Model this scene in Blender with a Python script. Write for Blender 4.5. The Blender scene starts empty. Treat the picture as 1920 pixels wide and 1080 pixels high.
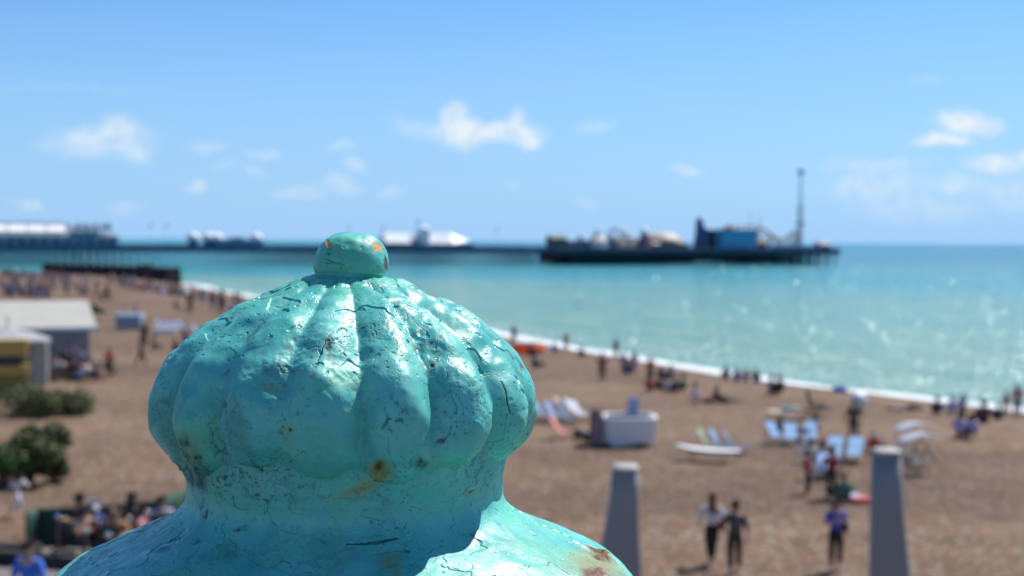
import bpy, bmesh, math, random
import numpy as np
from mathutils import Vector, Matrix
PI = math.pi
R = math.radians
# ------------------------------------------------------------------ camera
FPX, CAMH = 2637.0, 10.0
PITCH = math.atan(89.0/FPX)
ROLL = 0.0075
scene = bpy.context.scene
COL = scene.collection
cam_d = bpy.data.cameras.new('camera'); cam = bpy.data.objects.new('camera', cam_d); COL.objects.link(cam)
scene.camera = cam
cam_d.sensor_width = 36.0
cam_d.lens = FPX*36.0/1920.0
cam_d.clip_start = 0.05; cam_d.clip_end = 80000
cam_d.dof.use_dof = True
cam_d.dof.focus_distance = 0.655
cam_d.dof.aperture_fstop = 12.2
FWD = Vector((0, math.cos(PITCH), -math.sin(PITCH)))
UP0 = Vector((0, math.sin(PITCH), math.cos(PITCH)))
RT0 = Vector((1, 0, 0))
RT = RT0*math.cos(ROLL) + UP0*math.sin(ROLL)
UP = UP0*math.cos(ROLL) - RT0*math.sin(ROLL)
m = Matrix((RT, UP, -FWD)).transposed().to_4x4()
m.translation = Vector((0, 0, CAMH))
cam.matrix_world = m
# ------------------------------------------------------------------ sun and sky
SUN_EL, SUN_AZ = R(54), R(43)          # azimuth from +Y towards +X
S = Vector((math.sin(SUN_AZ)*math.cos(SUN_EL), math.cos(SUN_AZ)*math.cos(SUN_EL), math.sin(SUN_EL)))
sun_d = bpy.data.lights.new('sun', 'SUN'); sun_d.energy = 5.0; sun_d.angle = R(0.5); sun_d.color = (1.0, 0.955, 0.88)
sun = bpy.data.objects.new('sun', sun_d); COL.objects.link(sun)
sun.rotation_euler = S.to_track_quat('Z', 'Y').to_euler(); sun.location = (20, 20, 60)
scene.view_settings.view_transform = 'Standard'
scene.view_settings.look = 'None'
scene.view_settings.exposure = 0.35
scene.view_settings.gamma = 1.0
scene.view_settings.use_curve_mapping = False
world = bpy.data.worlds.new('World'); scene.world = world; world.use_nodes = True
WT = world.node_tree; WT.nodes.clear()

class NT:
    """small helper for node graphs"""
    def __init__(s, tree): s.t = tree
    def n(s, typ, **kw):
        nd = s.t.nodes.new(typ)
        for k, v in kw.items():
            setattr(nd, k, v)
        return nd
    def put(s, sock, v):
        if hasattr(v, 'is_output'): s.t.links.new(v, sock)
        elif v is not None: sock.default_value = v
    def math(s, op, a, b=None, c=None, clamp=False):
        nd = s.n('ShaderNodeMath', operation=op, use_clamp=clamp)
        s.put(nd.inputs[0], a)
        if b is not None: s.put(nd.inputs[1], b)
        if c is not None: s.put(nd.inputs[2], c)
        return nd.outputs[0]
    def vmath(s, op, a, b=None):
        nd = s.n('ShaderNodeVectorMath', operation=op)
        s.put(nd.inputs[0], a)
        if b is not None: s.put(nd.inputs[1], b)
        return nd.outputs[1] if op in ('LENGTH', 'DOT_PRODUCT', 'DISTANCE') else nd.outputs[0]
    def ramp(s, v, lo, hi, a=0.0, b=1.0, smooth=True):
        nd = s.n('ShaderNodeMapRange'); nd.interpolation_type = 'SMOOTHSTEP' if smooth else 'LINEAR'
        s.put(nd.inputs[0], v); nd.inputs[1].default_value = lo; nd.inputs[2].default_value = hi
        nd.inputs[3].default_value = a; nd.inputs[4].default_value = b
        return nd.outputs[0]
    def noise(s, vec, scale, detail=3.0, rough=0.55, dist=0.0):
        nd = s.n('ShaderNodeTexNoise')
        if vec is not None: s.put(nd.inputs['Vector'], vec)
        nd.inputs['Scale'].default_value = scale; nd.inputs['Detail'].default_value = detail
        nd.inputs['Roughness'].default_value = rough; nd.inputs['Distortion'].default_value = dist
        return nd.outputs[0]
    def mixc(s, f, a, b, mode='MIX'):
        nd = s.n('ShaderNodeMix', data_type='RGBA', blend_type=mode)
        s.put(nd.inputs[0], f)
        for i, v in ((6, a), (7, b)):
            if isinstance(v, tuple) and len(v) == 3: v = (*v, 1)
            s.put(nd.inputs[i], v)
        return nd.outputs[2]

def px_uv(px, py):
    d = FWD*FPX + RT*(px-960) + UP*(540-py)
    return d.x/d.y, d.z/d.y

g = NT(WT)
sky = g.n('ShaderNodeTexSky', sky_type='NISHITA')
sky.sun_disc = False; sky.sun_elevation = SUN_EL; sky.sun_rotation = SUN_AZ
sky.altitude = 0; sky.air_density = 1.0; sky.dust_density = 0.3; sky.ozone_density = 3.0
tc = g.n('ShaderNodeTexCoord')
sep = g.n('ShaderNodeSeparateXYZ'); WT.links.new(tc.outputs['Generated'], sep.inputs[0])
dy = g.math('MAXIMUM', sep.outputs[1], 0.05)
u = g.math('DIVIDE', sep.outputs[0], dy); v = g.math('DIVIDE', sep.outputs[2], dy)
cmb = g.n('ShaderNodeCombineXYZ'); WT.links.new(u, cmb.inputs[0]); WT.links.new(v, cmb.inputs[1])
UV = cmb.outputs[0]
nz = g.n('ShaderNodeTexNoise'); WT.links.new(UV, nz.inputs['Vector']); nz.inputs['Scale'].default_value = 34; nz.inputs['Detail'].default_value = 5; nz.inputs['Roughness'].default_value = 0.55
warp = g.vmath('SCALE', g.vmath('SUBTRACT', nz.outputs[1], (0.5, 0.5, 0.5))); WT.nodes[-1].inputs[3].default_value = 0.023
UVW = g.vmath('ADD', UV, warp)
CLOUDS = [  # px, py, rx, ry, opacity
    (190, 262, 95, 30, .60), (215, 245, 45, 28, .68), (255, 288, 40, 22, .42), (155, 290, 45, 14, .35), (110, 272, 45, 14, .35),
    (852, 212, 26, 22, .85), (880, 246, 82, 26, .95), (945, 246, 70, 26, .92), (968, 222, 22, 18, .7), (780, 235, 48, 16, .25), (985, 262, 30, 16, .8),
    (1815, 228, 60, 20, .95), (1762, 262, 55, 14, .9), (1868, 305, 62, 17, .75), (1925, 295, 45, 16, .7),
    (1640, 312, 95, 16, .30), (1650, 350, 110, 26, .36), (1800, 345, 60, 20, .38), (1900, 365, 60, 34, .34), (1720, 390, 120, 26, .24),
    (1288, 313, 28, 11, .45), (368, 355, 22, 13, .4), (490, 293, 34, 11, .33), (565, 360, 55, 14, .34), (632, 340, 24, 12, .33), (650, 352, 34, 10, .3),
    (1115, 237, 34, 10, .28), (640, 272, 24, 11, .28), (478, 326, 20, 9, .28), (730, 360, 22, 12, .25), (50, 382, 34, 12, .3), (662, 308, 22, 13, .3),
    (385, 275, 34, 14, .25), (420, 315, 22, 10, .2), (1735, 148, 28, 10, .2), (120, 165, 160, 6, .12), (960, 345, 20, 8, .15), (235, 390, 40, 10, .15),
    (1100, 380, 26, 10, .2)]
acc = None
for (cx, cy, rx, ry, op) in CLOUDS:
    cu, cv = px_uv(cx, cy)
    d = g.vmath('MULTIPLY', g.vmath('SUBTRACT', UVW, (cu, cv, 0)), (FPX/rx/1.25, FPX/ry/1.25, 0))
    f = g.ramp(g.vmath('LENGTH', d), 1.15, 0.25, 0.0, op)
    acc = f if acc is None else g.math('MAXIMUM', acc, f)
nd2 = g.noise(UVW, 75, 4, 0.6)
acc = g.math('MULTIPLY', acc, g.ramp(nd2, 0.25, 0.62, 0.55, 1.0))
front = g.ramp(sep.outputs[1], 0.1, 0.3)
acc = g.math('MULTIPLY', acc, front)
skyc = g.mixc(1.0, sky.outputs[0], (0.56, 0.84, 1.14), 'MULTIPLY')
SKYS = 0.0925
elev = g.ramp(sep.outputs[2], 0.16, -0.01, 0.0, 0.93, smooth=False)
skyc = g.mixc(elev, skyc, (3.05, 5.25, 8.5))
cloudc = g.mixc(g.ramp(nd2, 0.3, 0.7), (6.4, 7.0, 7.6), (7.7, 8.2, 8.5))
fin = g.mixc(acc, skyc, cloudc)
bg = g.n('ShaderNodeBackground'); WT.links.new(fin, bg.inputs[0]); bg.inputs[1].default_value = SKYS
wo = g.n('ShaderNodeOutputWorld'); WT.links.new(bg.outputs[0], wo.inputs[0])

# ------------------------------------------------------------------ shared helpers
def hor(px): return 451.0 + ROLL*(px-960)
def ray(px, py): return (FWD*FPX + RT*(px-960) + UP*(540-py))
def at_y(px, py, Y):
    d = ray(px, py); t = Y/d.y
    return Vector((d.x*t, Y, CAMH+d.z*t))
_sy = [-100, 83, 102, 130, 147, 240, 308, 342, 365, 420, 900]
_sx = [150, 30.5, 17.2, 5.4, -1.0, -45, -73, -105, -160, -330, -1500]
def shore_x(y): return np.interp(y, _sy, _sx)
def terr(x, y):
    s = (shore_x(y)-x)*0.88
    z = np.where(s > 0, 2.4*(1-np.exp(-np.maximum(s, 0)/15.0)), np.maximum(s*0.13, -5.0))
    return z
def G(px, py):
    """the point of the beach seen at a pixel"""
    d = ray(px, py); lo = 5.0; p = None
    for k in range(4000):
        Y = lo*1.004; t = Y/d.y; x = d.x*t; z = CAMH+d.z*t
        if z <= float(terr(x, Y)) or Y > 900:
            p = Vector((x, Y, float(terr(x, Y)))); break
        lo = Y
    return p
def GS(px, py):
    d = ray(px, py); t = -CAMH/d.z
    return Vector((d.x*t, d.y*t, 0))

MATS = {}
def mat(name, color, rough=0.6, var=0.12, scale=8.0, metal=0.0, bump=0.0, coat=0.0, spec=0.5, trans=0.0):
    if name in MATS: return MATS[name]
    mm = bpy.data.materials.new(name); mm.use_nodes = True
    t = mm.node_tree; b = t.nodes['Principled BSDF']; h = NT(t)
    tcn = h.n('ShaderNodeTexCoord'); n1 = h.noise(tcn.outputs['Object'], scale, 4)
    lo = tuple(c*(1-var) for c in color); hi = tuple(min(1, c*(1+var)) for c in color)
    t.links.new(h.mixc(h.ramp(n1, 0.3, 0.7), lo, hi), b.inputs['Base Color'])
    b.inputs['Roughness'].default_value = rough; b.inputs['Metallic'].default_value = metal
    b.inputs['Coat Weight'].default_value = coat; b.inputs['Specular IOR Level'].default_value = spec
    if bump:
        bp = h.n('ShaderNodeBump'); bp.inputs['Strength'].default_value = bump; bp.inputs['Distance'].default_value = 0.02
        t.links.new(h.noise(tcn.outputs['Object'], scale*6, 3), bp.inputs['Height']); t.links.new(bp.outputs[0], b.inputs['Normal'])
    MATS[name] = mm; return mm

class MB:
    """collects shapes, links them as one mesh"""
    def __init__(s): s.bm = bmesh.new()
    def box(s, cx, cy, cz, sx, sy, sz, rz=0.0, rx=0.0, bev=0.0, ry=0.0):
        M = Matrix.Translation((cx, cy, cz)) @ Matrix.Rotation(rz, 4, 'Z') @ Matrix.Rotation(ry, 4, 'Y') @ Matrix.Rotation(rx, 4, 'X') @ Matrix.Diagonal((sx, sy, sz, 1))
        r = bmesh.ops.create_cube(s.bm, size=1.0, matrix=M)
        if bev > 0:
            es = list({e for vv in r['verts'] for e in vv.link_edges})
            bmesh.ops.bevel(s.bm, geom=es, offset=bev, segments=2, affect='EDGES', profile=0.6)
        return s
    def cyl(s, p0, p1, r0, r1=None, seg=12):
        r1 = r0 if r1 is None else r1
        p0 = Vector(p0); p1 = Vector(p1); d = p1-p0; L = d.length
        q = d.to_track_quat('Z', 'Y').to_matrix().to_4x4()
        M = Matrix.Translation((p0+p1)/2) @ q
        bmesh.ops.create_cone(s.bm, cap_ends=True, segments=seg, radius1=max(r0, 1e-4), radius2=max(r1, 1e-4), depth=L, matrix=M)
        return s
    def sph(s, c, r, sc=(1, 1, 1), seg=16, rings=10, rot=None):
        M = Matrix.Translation(c) @ (rot or Matrix.Identity(4)) @ Matrix.Diagonal((sc[0], sc[1], sc[2], 1))
        bmesh.ops.create_uvsphere(s.bm, u_segments=seg, v_segments=rings, radius=r, matrix=M)
        return s
    def lathe(s, prof, c=(0, 0, 0), seg=24, smooth=True):
        rings = []
        for (r, z) in prof:
            if r < 1e-5: rings.append([s.bm.verts.new((c[0], c[1], c[2]+z))])
            else: rings.append([s.bm.verts.new((c[0]+r*math.cos(2*PI*k/seg), c[1]+r*math.sin(2*PI*k/seg), c[2]+z)) for k in range(seg)])
        for a, b in zip(rings, rings[1:]):
            for k in range(seg):
                k2 = (k+1) % seg
                if len(a) == 1 and len(b) > 1: s.bm.faces.new((a[0], b[k2], b[k]))
                elif len(b) == 1 and len(a) > 1: s.bm.faces.new((a[k], a[k2], b[0]))
                elif len(a) > 1: s.bm.faces.new((a[k], a[k2], b[k2], b[k]))
        return s
    def prism(s, pts, axis_vec):
        """closed planar outline pts (3D) pushed along axis_vec"""
        av = Vector(axis_vec)
        a = [s.bm.verts.new(p) for p in pts]; b = [s.bm.verts.new(Vector(p)+av) for p in pts]
        s.bm.faces.new(a); s.bm.faces.new(list(reversed(b)))
        for k in range(len(a)):
            k2 = (k+1) % len(a); s.bm.faces.new((a[k], b[k], b[k2], a[k2]))
        return s
    def tube(s, pts, r, seg=8, closed=False):
        pts = [Vector(p) for p in pts]; rings = []
        for i, p in enumerate(pts):
            d = (pts[min(i+1, len(pts)-1)]-pts[max(i-1, 0)])
            q = d.to_track_quat('Z', 'Y'); rr = r[i] if isinstance(r, (list, tuple)) else r
            rings.append([s.bm.verts.new(p + q @ Vector((rr*math.cos(2*PI*k/seg), rr*math.sin(2*PI*k/seg), 0))) for k in range(seg)])
        for a, b in zip(rings, rings[1:]):
            for k in range(seg):
                k2 = (k+1) % seg; s.bm.faces.new((a[k], a[k2], b[k2], b[k]))
        s.bm.faces.new(list(reversed(rings[0]))); s.bm.faces.new(rings[-1])
        return s
    def sheet(s, rows, thick=0.0):
        vs = [[s.bm.verts.new(p) for p in r] for r in rows]
        for a, b in zip(vs, vs[1:]):
            for k in range(len(a)-1): s.bm.faces.new((a[k], a[k+1], b[k+1], b[k]))
        return s
    def build(s, name, material, parent=None, smooth=False, solid=0.0):
        bmesh.ops.recalc_face_normals(s.bm, faces=s.bm.faces[:])
        if smooth:
            for f in s.bm.faces: f.smooth = True
        me = bpy.data.meshes.new(name); s.bm.to_mesh(me); s.bm.free()
        me.materials.append(material)
        o = bpy.data.objects.new(name, me); COL.objects.link(o)
        if parent is not None: o.parent = parent
        if solid:
            md = o.modifiers.new('solid', 'SOLIDIFY'); md.thickness = solid; md.offset = 0
        return o

def tag(o, label=None, cat=None, group=None, kind=None):
    if label: o['label'] = label
    if cat: o['category'] = cat
    if group: o['group'] = group
    if kind: o['kind'] = kind
    return o
def empty(name, loc, rz=0.0, label=None, cat=None, group=None):
    o = bpy.data.objects.new(name, None); COL.objects.link(o)
    o.location = loc; o.rotation_euler = (0, 0, rz); o.empty_display_size = 0.2
    return tag(o, label, cat, group)
def copy_tree(o, parent=None):
    c = o.copy(); COL.objects.link(c); c.parent = parent
    for ch in list(o.children): copy_tree(ch, c)
    return c
rnd = random.Random(7)

# ------------------------------------------------------------------ numpy gradient noise
_rs = np.random.RandomState(11)
_perm = _rs.permutation(512).astype(np.int32)
_perm = np.concatenate([_perm, _perm, _perm])
_grad = _rs.normal(size=(512, 3)).astype(np.float32); _grad /= np.linalg.norm(_grad, axis=1)[:, None]
def pnoise(x, y, z):
    xi = np.floor(x).astype(np.int32); yi = np.floor(y).astype(np.int32); zi = np.floor(z).astype(np.int32)
    xf = (x-xi).astype(np.float32); yf = (y-yi).astype(np.float32); zf = (z-zi).astype(np.float32)
    w = lambda t: t*t*t*(t*(t*6-15)+10)
    uu, vv, ww = w(xf), w(yf), w(zf); out = 0
    for dx in (0, 1):
        for dy_ in (0, 1):
            for dz in (0, 1):
                h = _perm[(_perm[(_perm[(xi+dx) & 511]+yi+dy_) & 511]+zi+dz) & 511]
                gg = _grad[h]
                dot = gg[..., 0]*(xf-dx)+gg[..., 1]*(yf-dy_)+gg[..., 2]*(zf-dz)
                out = out + dot*(uu if dx else 1-uu)*(vv if dy_ else 1-vv)*(ww if dz else 1-ww)
    return out*1.5
def fbm(x, y, z, f, octv=3, gain=0.5, off=0.0):
    a = 1.0; o = 0; tot = 0
    for k in range(octv):
        o = o + a*pnoise(x*f+off+k*17.3, y*f+off*1.7+k*5.1, z*f-off+k*9.7); tot += a; a *= gain; f *= 2.03
    return o/tot
def sstep(a, b, x):
    t = np.clip((x-a)/(b-a), 0, 1); return t*t*(3-2*t)

# ------------------------------------------------------------------ the setting: beach and sea
def grid_mesh(name, xs, ys, zf, material, kind='structure'):
    X, Y = np.meshgrid(xs, ys); Z = zf(X, Y)
    co = np.stack([X, Y, Z], -1).reshape(-1, 3).astype(np.float32)
    ny, nx = X.shape; i = np.arange(ny*nx).reshape(ny, nx)
    q = np.stack([i[:-1, :-1], i[:-1, 1:], i[1:, 1:], i[1:, :-1]], -1).reshape(-1, 4)
    me = mesh_np(name, co, q, material)
    o = bpy.data.objects.new(name, me); COL.objects.link(o); o['kind'] = kind
    return o
def mesh_np(name, co, q, material, smooth=True):
    me = bpy.data.meshes.new(name)
    me.vertices.add(len(co)); me.vertices.foreach_set('co', np.ascontiguousarray(co, dtype=np.float32).ravel())
    me.loops.add(q.size); me.loops.foreach_set('vertex_index', q.astype(np.int32).ravel())
    me.polygons.add(len(q)); me.polygons.foreach_set('loop_start', np.arange(0, q.size, 4, dtype=np.int32))
    me.polygons.foreach_set('use_smooth', np.full(len(q), smooth))
    me.update(calc_edges=True); me.validate()
    me.materials.append(material)
    return me

def m_beach():
    mm = bpy.data.materials.new('shingle'); mm.use_nodes = True; t = mm.node_tree; b = t.nodes['Principled BSDF']; h = NT(t)
    tcn = h.n('ShaderNodeTexCoord'); P = tcn.outputs['Object']
    pv = h.n('ShaderNodeTexVoronoi'); t.links.new(P, pv.inputs['Vector']); pv.inputs['Scale'].default_value = 9
    big = h.noise(P, 0.11, 5, 0.6); mid = h.noise(P, 0.9, 5, 0.7); sm = h.noise(P, 6.0, 3, 0.7)
    c = h.mixc(h.ramp(big, 0.35, 0.65), BEACH_A, BEACH_B)
    c = h.mixc(h.ramp(mid, 0.32, 0.68), h.mixc(1.0, c, (0.80, 0.80, 0.82), 'MULTIPLY'), h.mixc(1.0, c, (1.16, 1.14, 1.12), 'MULTIPLY'))
    c = h.mixc(h.ramp(sm, 0.3, 0.7), h.mixc(1.0, c, (0.80, 0.80, 0.82), 'MULTIPLY'), h.mixc(1.0, c, (1.2, 1.17, 1.15), 'MULTIPLY'))
    sp = h.n('ShaderNodeSeparateColor'); t.links.new(pv.outputs['Color'], sp.inputs[0])
    c = h.mixc(h.math('MULTIPLY', h.ramp(sp.outputs[0], 0.75, 1.0), 0.4), c, (0.45, 0.50, 0.45))
    c = h.mixc(h.math('MULTIPLY', h.ramp(sp.outputs[1], 0.8, 1.0), 0.6), c, (0.10, 0.07, 0.055))
    bd = h.noise(h.vmath('MULTIPLY', P, (0.030, 0.16, 1)), 1.0, 4, 0.6, 0.5)
    c = h.mixc(h.ramp(bd, 0.35, 0.62), h.mixc(1.0, c, (0.80, 0.79, 0.80), 'MULTIPLY'), h.mixc(1.0, c, (1.12, 1.10, 1.07), 'MULTIPLY'))
    # wet band near the water: height above the sea
    sx = h.n('ShaderNodeSeparateXYZ'); t.links.new(P, sx.inputs[0])
    wet = h.ramp(h.math('ADD', sx.outputs[2], h.math('MULTIPLY', h.math('SUBTRACT', mid, 0.5), 0.3)), 0.5, 0.15)
    c = h.mixc(h.math('MULTIPLY', wet, 0.45), c, (0.17, 0.125, 0.09))
    t.links.new(c, b.inputs['Base Color'])
    b.inputs['Roughness'].default_value = 0.9; b.inputs['Specular IOR Level'].default_value = 0.1
    bp = h.n('ShaderNodeBump'); bp.inputs['Strength'].default_value = 0.7; bp.inputs['Distance'].default_value = 0.12
    hh = h.math('ADD', h.math('MULTIPLY', mid, 1.2), h.math('MULTIPLY', sm, 0.5))
    hh = h.math('SUBTRACT', hh, h.math('MULTIPLY', pv.outputs['Distance'], 0.25))
    t.links.new(hh, bp.inputs['Height']); t.links.new(bp.outputs[0], b.inputs['Normal'])
    return mm
BEACH_A, BEACH_B = (0.132, 0.083, 0.053), (0.168, 0.110, 0.072)
xs = np.concatenate([np.linspace(-1500, -250, 20)[:-1], np.linspace(-250, 60, 311), np.linspace(60, 400, 30)[1:]])
ys = np.concatenate([np.linspace(-60, 20, 20)[:-1], np.linspace(20, 160, 201)[:-1], np.linspace(160, 420, 131), np.linspace(420, 900, 20)[1:]])
def beach_z(X, Y):
    z = terr(X, Y)
    n = pnoise(X*0.13, Y*0.13, X*0)*0.10 + pnoise(X*0.45+9, Y*0.45, X*0)*0.05
    return z + n*np.clip(z, 0, 1)
grid_mesh('beach', xs, ys, beach_z, m_beach())

def m_sea():
    mm = bpy.data.materials.new('sea_water'); mm.use_nodes = True; t = mm.node_tree; b = t.nodes['Principled BSDF']; h = NT(t)
    P = h.n('ShaderNodeTexCoord').outputs['Object']
    at = h.n('ShaderNodeAttribute', attribute_name='offshore'); off = at.outputs['Fac']     # metres out from the waterline
    al = h.n('ShaderNodeAttribute', attribute_name='along'); along = al.outputs['Fac']
    cv = h.n('ShaderNodeCombineXYZ'); t.links.new(along, cv.inputs[0]); t.links.new(off, cv.inputs[1]); SC = cv.outputs[0]
    st = h.vmath('MULTIPLY', SC, (0.022, 0.11, 1)); n_st = h.noise(st, 1.0, 4, 0.6, 0.4)
    st2 = h.vmath('MULTIPLY', P, (0.006, 0.016, 1)); n_b = h.noise(st2, 1.0, 4, 0.6)
    st3 = h.vmath('MULTIPLY', P, (0.16, 0.34, 1)); n_c = h.noise(st3, 1.0, 4, 0.6)
    o2 = h.math('ADD', off, h.math('MULTIPLY', h.math('SUBTRACT', n_b, 0.5), 170))
    c = h.mixc(h.ramp(o2, 10, 210), SEA_NEAR, SEA_MID)
    c = h.mixc(h.ramp(o2, 250, 1500), c, SEA_FAR)
    band = h.math('MULTIPLY', h.ramp(n_st, 0.52, 0.72), h.ramp(off, 70, 8))
    c = h.mixc(h.math('MULTIPLY', band, 0.8), c, (0.36, 0.44, 0.25))
    c = h.mixc(h.ramp(n_c, 0.3, 0.7), h.mixc(1.0, c, (0.66, 0.82, 0.86), 'MULTIPLY'), h.mixc(1.0, c, (1.36, 1.20, 1.12), 'MULTIPLY'))
    # foam of the last breaking wave
    fn = h.noise(h.vmath('MULTIPLY', SC, (0.07, 0.3, 1)), 1.0, 5, 0.65)
    fo = h.math('ADD', off, h.math('MULTIPLY', h.math('SUBTRACT', fn, 0.5), 12.0))
    foam = h.math('MULTIPLY', h.ramp(fo, 2.8, 0.6), 0.8)
    fn2 = h.noise(P, 1.6, 4, 0.7)
    thin = h.math('MULTIPLY', h.math('MULTIPLY', h.ramp(fo, 14, 7), h.ramp(fn2, 0.5, 0.66)), 0.5)
    caps = h.math('MULTIPLY', h.ramp(h.noise(h.vmath('MULTIPLY', P, (0.09, 0.35, 1)), 1.0, 5, 0.7), 0.72, 0.76), 0.5)
    foam = h.math('MAXIMUM', h.math('MAXIMUM', foam, thin), caps)
    c = h.mixc(foam, c, (0.80, 0.82, 0.82))
    t.links.new(c, b.inputs['Base Color'])
    b.inputs['IOR'].default_value = 1.33; b.inputs['Specular IOR Level'].default_value = 0.2
    t.links.new(h.math('ADD', h.math('MULTIPLY', foam, 0.5), 0.20), b.inputs['Roughness'])
    n1 = h.noise(h.vmath('MULTIPLY', P, (0.5, 1.0, 1)), 1.0, 5, 0.62)
    n2 = h.noise(h.vmath('MULTIPLY', SC, (0.03, 0.16, 1)), 1.0, 2, 0.5)
    bp = h.n('ShaderNodeBump'); bp.inputs['Strength'].default_value = 1.0; bp.inputs['Distance'].default_value = 1.0
    t.links.new(h.math('ADD', h.math('MULTIPLY', n1, 0.75), h.math('MULTIPLY', n2, 0.9)), bp.inputs['Height'])
    t.links.new(bp.outputs[0], b.inputs['Normal'])
    return mm
SEA_NEAR, SEA_MID, SEA_FAR = (0.132, 0.282, 0.215), (0.022, 0.225, 0.245), (0.017, 0.165, 0.215)
MSEA = m_sea()
sxs = np.concatenate([-np.geomspace(60000, 500, 14)[:-1], np.linspace(-500, 300, 161), np.geomspace(300, 60000, 16)[1:]])
sys_ = np.concatenate([[-60000, -5000, -200], np.linspace(-50, 440, 197), np.geomspace(440, 60000, 30)[1:]])
def sea_z(X, Y):
    near = np.clip(1-np.hypot(X, Y)/900, 0, 1)
    return near*(0.05*np.sin((shore_x(Y)-X)*0.55+pnoise(X*.05, Y*.05, X*0)*6))
sea = grid_mesh('sea', sxs, sys_, sea_z, MSEA)
_c = np.empty(len(sea.data.vertices)*3, np.float32); sea.data.vertices.foreach_get('co', _c); _c = _c.reshape(-1, 3)
_o = (_c[:, 0]-shore_x(_c[:, 1]))*0.88
_o = np.where(_c[:, 1] > 420, np.maximum(_o, 400), _o)
for nm, val in (('offshore', _o), ('along', _c[:, 1]*0.9-_c[:, 0]*0.4)):
    a = sea.data.attributes.new(nm, 'FLOAT', 'POINT'); a.data.foreach_set('value', val.astype(np.float32))

# rollers breaking on the shingle
def roller(off, width, hgt, y0, y1, name, label_mat):
    ysr = np.arange(y0, y1, 0.7); n = 9
    rows = []
    for y in ysr:
        sx_ = float(shore_x(y)); wob = float(pnoise(np.array([y*.12]), np.array([off*3.1]), np.array([0.5]))[0])
        hh = hgt*max(0.15, 0.75+0.9*float(pnoise(np.array([y*.09+40]), np.array([off*1.0]), np.array([2.5]))[0]))
        row = []
        for k in range(n):
            a = k/(n-1); zz = hh*math.sin(PI*a)**0.8*(0.8+0.35*float(pnoise(np.array([y*.8]), np.array([k*1.7+off]), np.array([7.5]))[0]))
            row.append((sx_+off+wob*2.4+(a-.5)*width, y, zz-0.03 if 0 < k < n-1 else -0.08))
        rows.append(row)
    mb = MB(); mb.sheet(rows); o = mb.build(name, label_mat, None, True); o['kind'] = 'structure'; return o
m_foam = mat('sea_foam', (0.80, 0.83, 0.84), 0.7, 0.10, 2.5, bump=0.6)
roller(1.0, 2.0, 0.25, 70, 305, 'surf', m_foam)

# sun glints: added water facets shaped to flash the sun at the camera
def glint_facets():
    mb = MB(); r2 = random.Random(5)
    m_w = bpy.data.materials.new('glint_water'); m_w.use_nodes = True
    b = m_w.node_tree.nodes['Principled BSDF']; b.inputs['Base Color'].default_value = (0.16, 0.36, 0.34, 1); b.inputs['Roughness'].default_value = 0.26; b.inputs['IOR'].default_value = 1.33
    n = 0
    while n < 1500:
        px = 980+ (r2.random()**0.7)*1000; py = 480+ (r2.random()**0.75)*310
        if r2.random() > 0.14+0.86*((px-980)/970)**1.1: continue
        p = GS(px, py)
        if (p.x-float(shore_x(p.y)))*0.88 < 6 or p.y > 640: continue
        # one face set at the angle that mirrors the sun into the camera
        V = (Vector((0, 0, CAMH))-p).normalized(); H = (V+S).normalized()
        H = (H+Vector((r2.gauss(0, .12), r2.gauss(0, .12), r2.gauss(0, .06)))).normalized()
        w = r2.uniform(.02, .085)*(p.y/110)**.75; hgt = w*1.1
        a = Vector((H.y, -H.x, 0)).normalized(); c = H.cross(a).normalized()
        if c.z > 0: c = -c
        top = p+Vector((0, 0, hgt*0.75))
        v1 = mb.bm.verts.new(top-a*w*.5); v2 = mb.bm.verts.new(top+a*w*.5); v3 = mb.bm.verts.new(top+a*w*.9+c*hgt*1.0); v4 = mb.bm.verts.new(top-a*w*.9+c*hgt*1.0)
        bk = Vector((-H.x, -H.y, 0)).normalized()*w*1.6; v5 = mb.bm.verts.new(p+bk-a*w*.8-Vector((0, 0, .12))); v6 = mb.bm.verts.new(p+bk+a*w*.8-Vector((0, 0, .12)))
        mb.bm.faces.new((v1, v2, v3, v4)); mb.bm.faces.new((v2, v1, v5, v6)); mb.bm.faces.new((v1, v4, v5)); mb.bm.faces.new((v2, v6, v3))
        n += 1
    o = mb.build('glint_facets', m_w); o['kind'] = 'stuff'; o['label'] = 'small tilted facets added as sun glints on the turquoise sea'; o['category'] = 'waves'
glint_facets()

# promenade under the camera and its sea wall
mprom = mat('promenade_paving', (0.13, 0.12, 0.115), 0.85, 0.15, 3, bump=0.3)
o = MB().box(0, -4.0, 8.35, 120, 11.2, 0.3).build('promenade', mprom); o['kind'] = 'structure'
o = MB().box(0, 1.45, 5.2, 120, 0.35, 6.5).box(0, 1.5, 8.42, 120, 0.55, 0.24).build('sea_wall', mat('sea_wall_concrete', (0.36, 0.34, 0.31), 0.9, 0.2, 1.5, bump=0.3)); tag(o, 'pale concrete sea wall below the promenade edge', 'wall')
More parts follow.
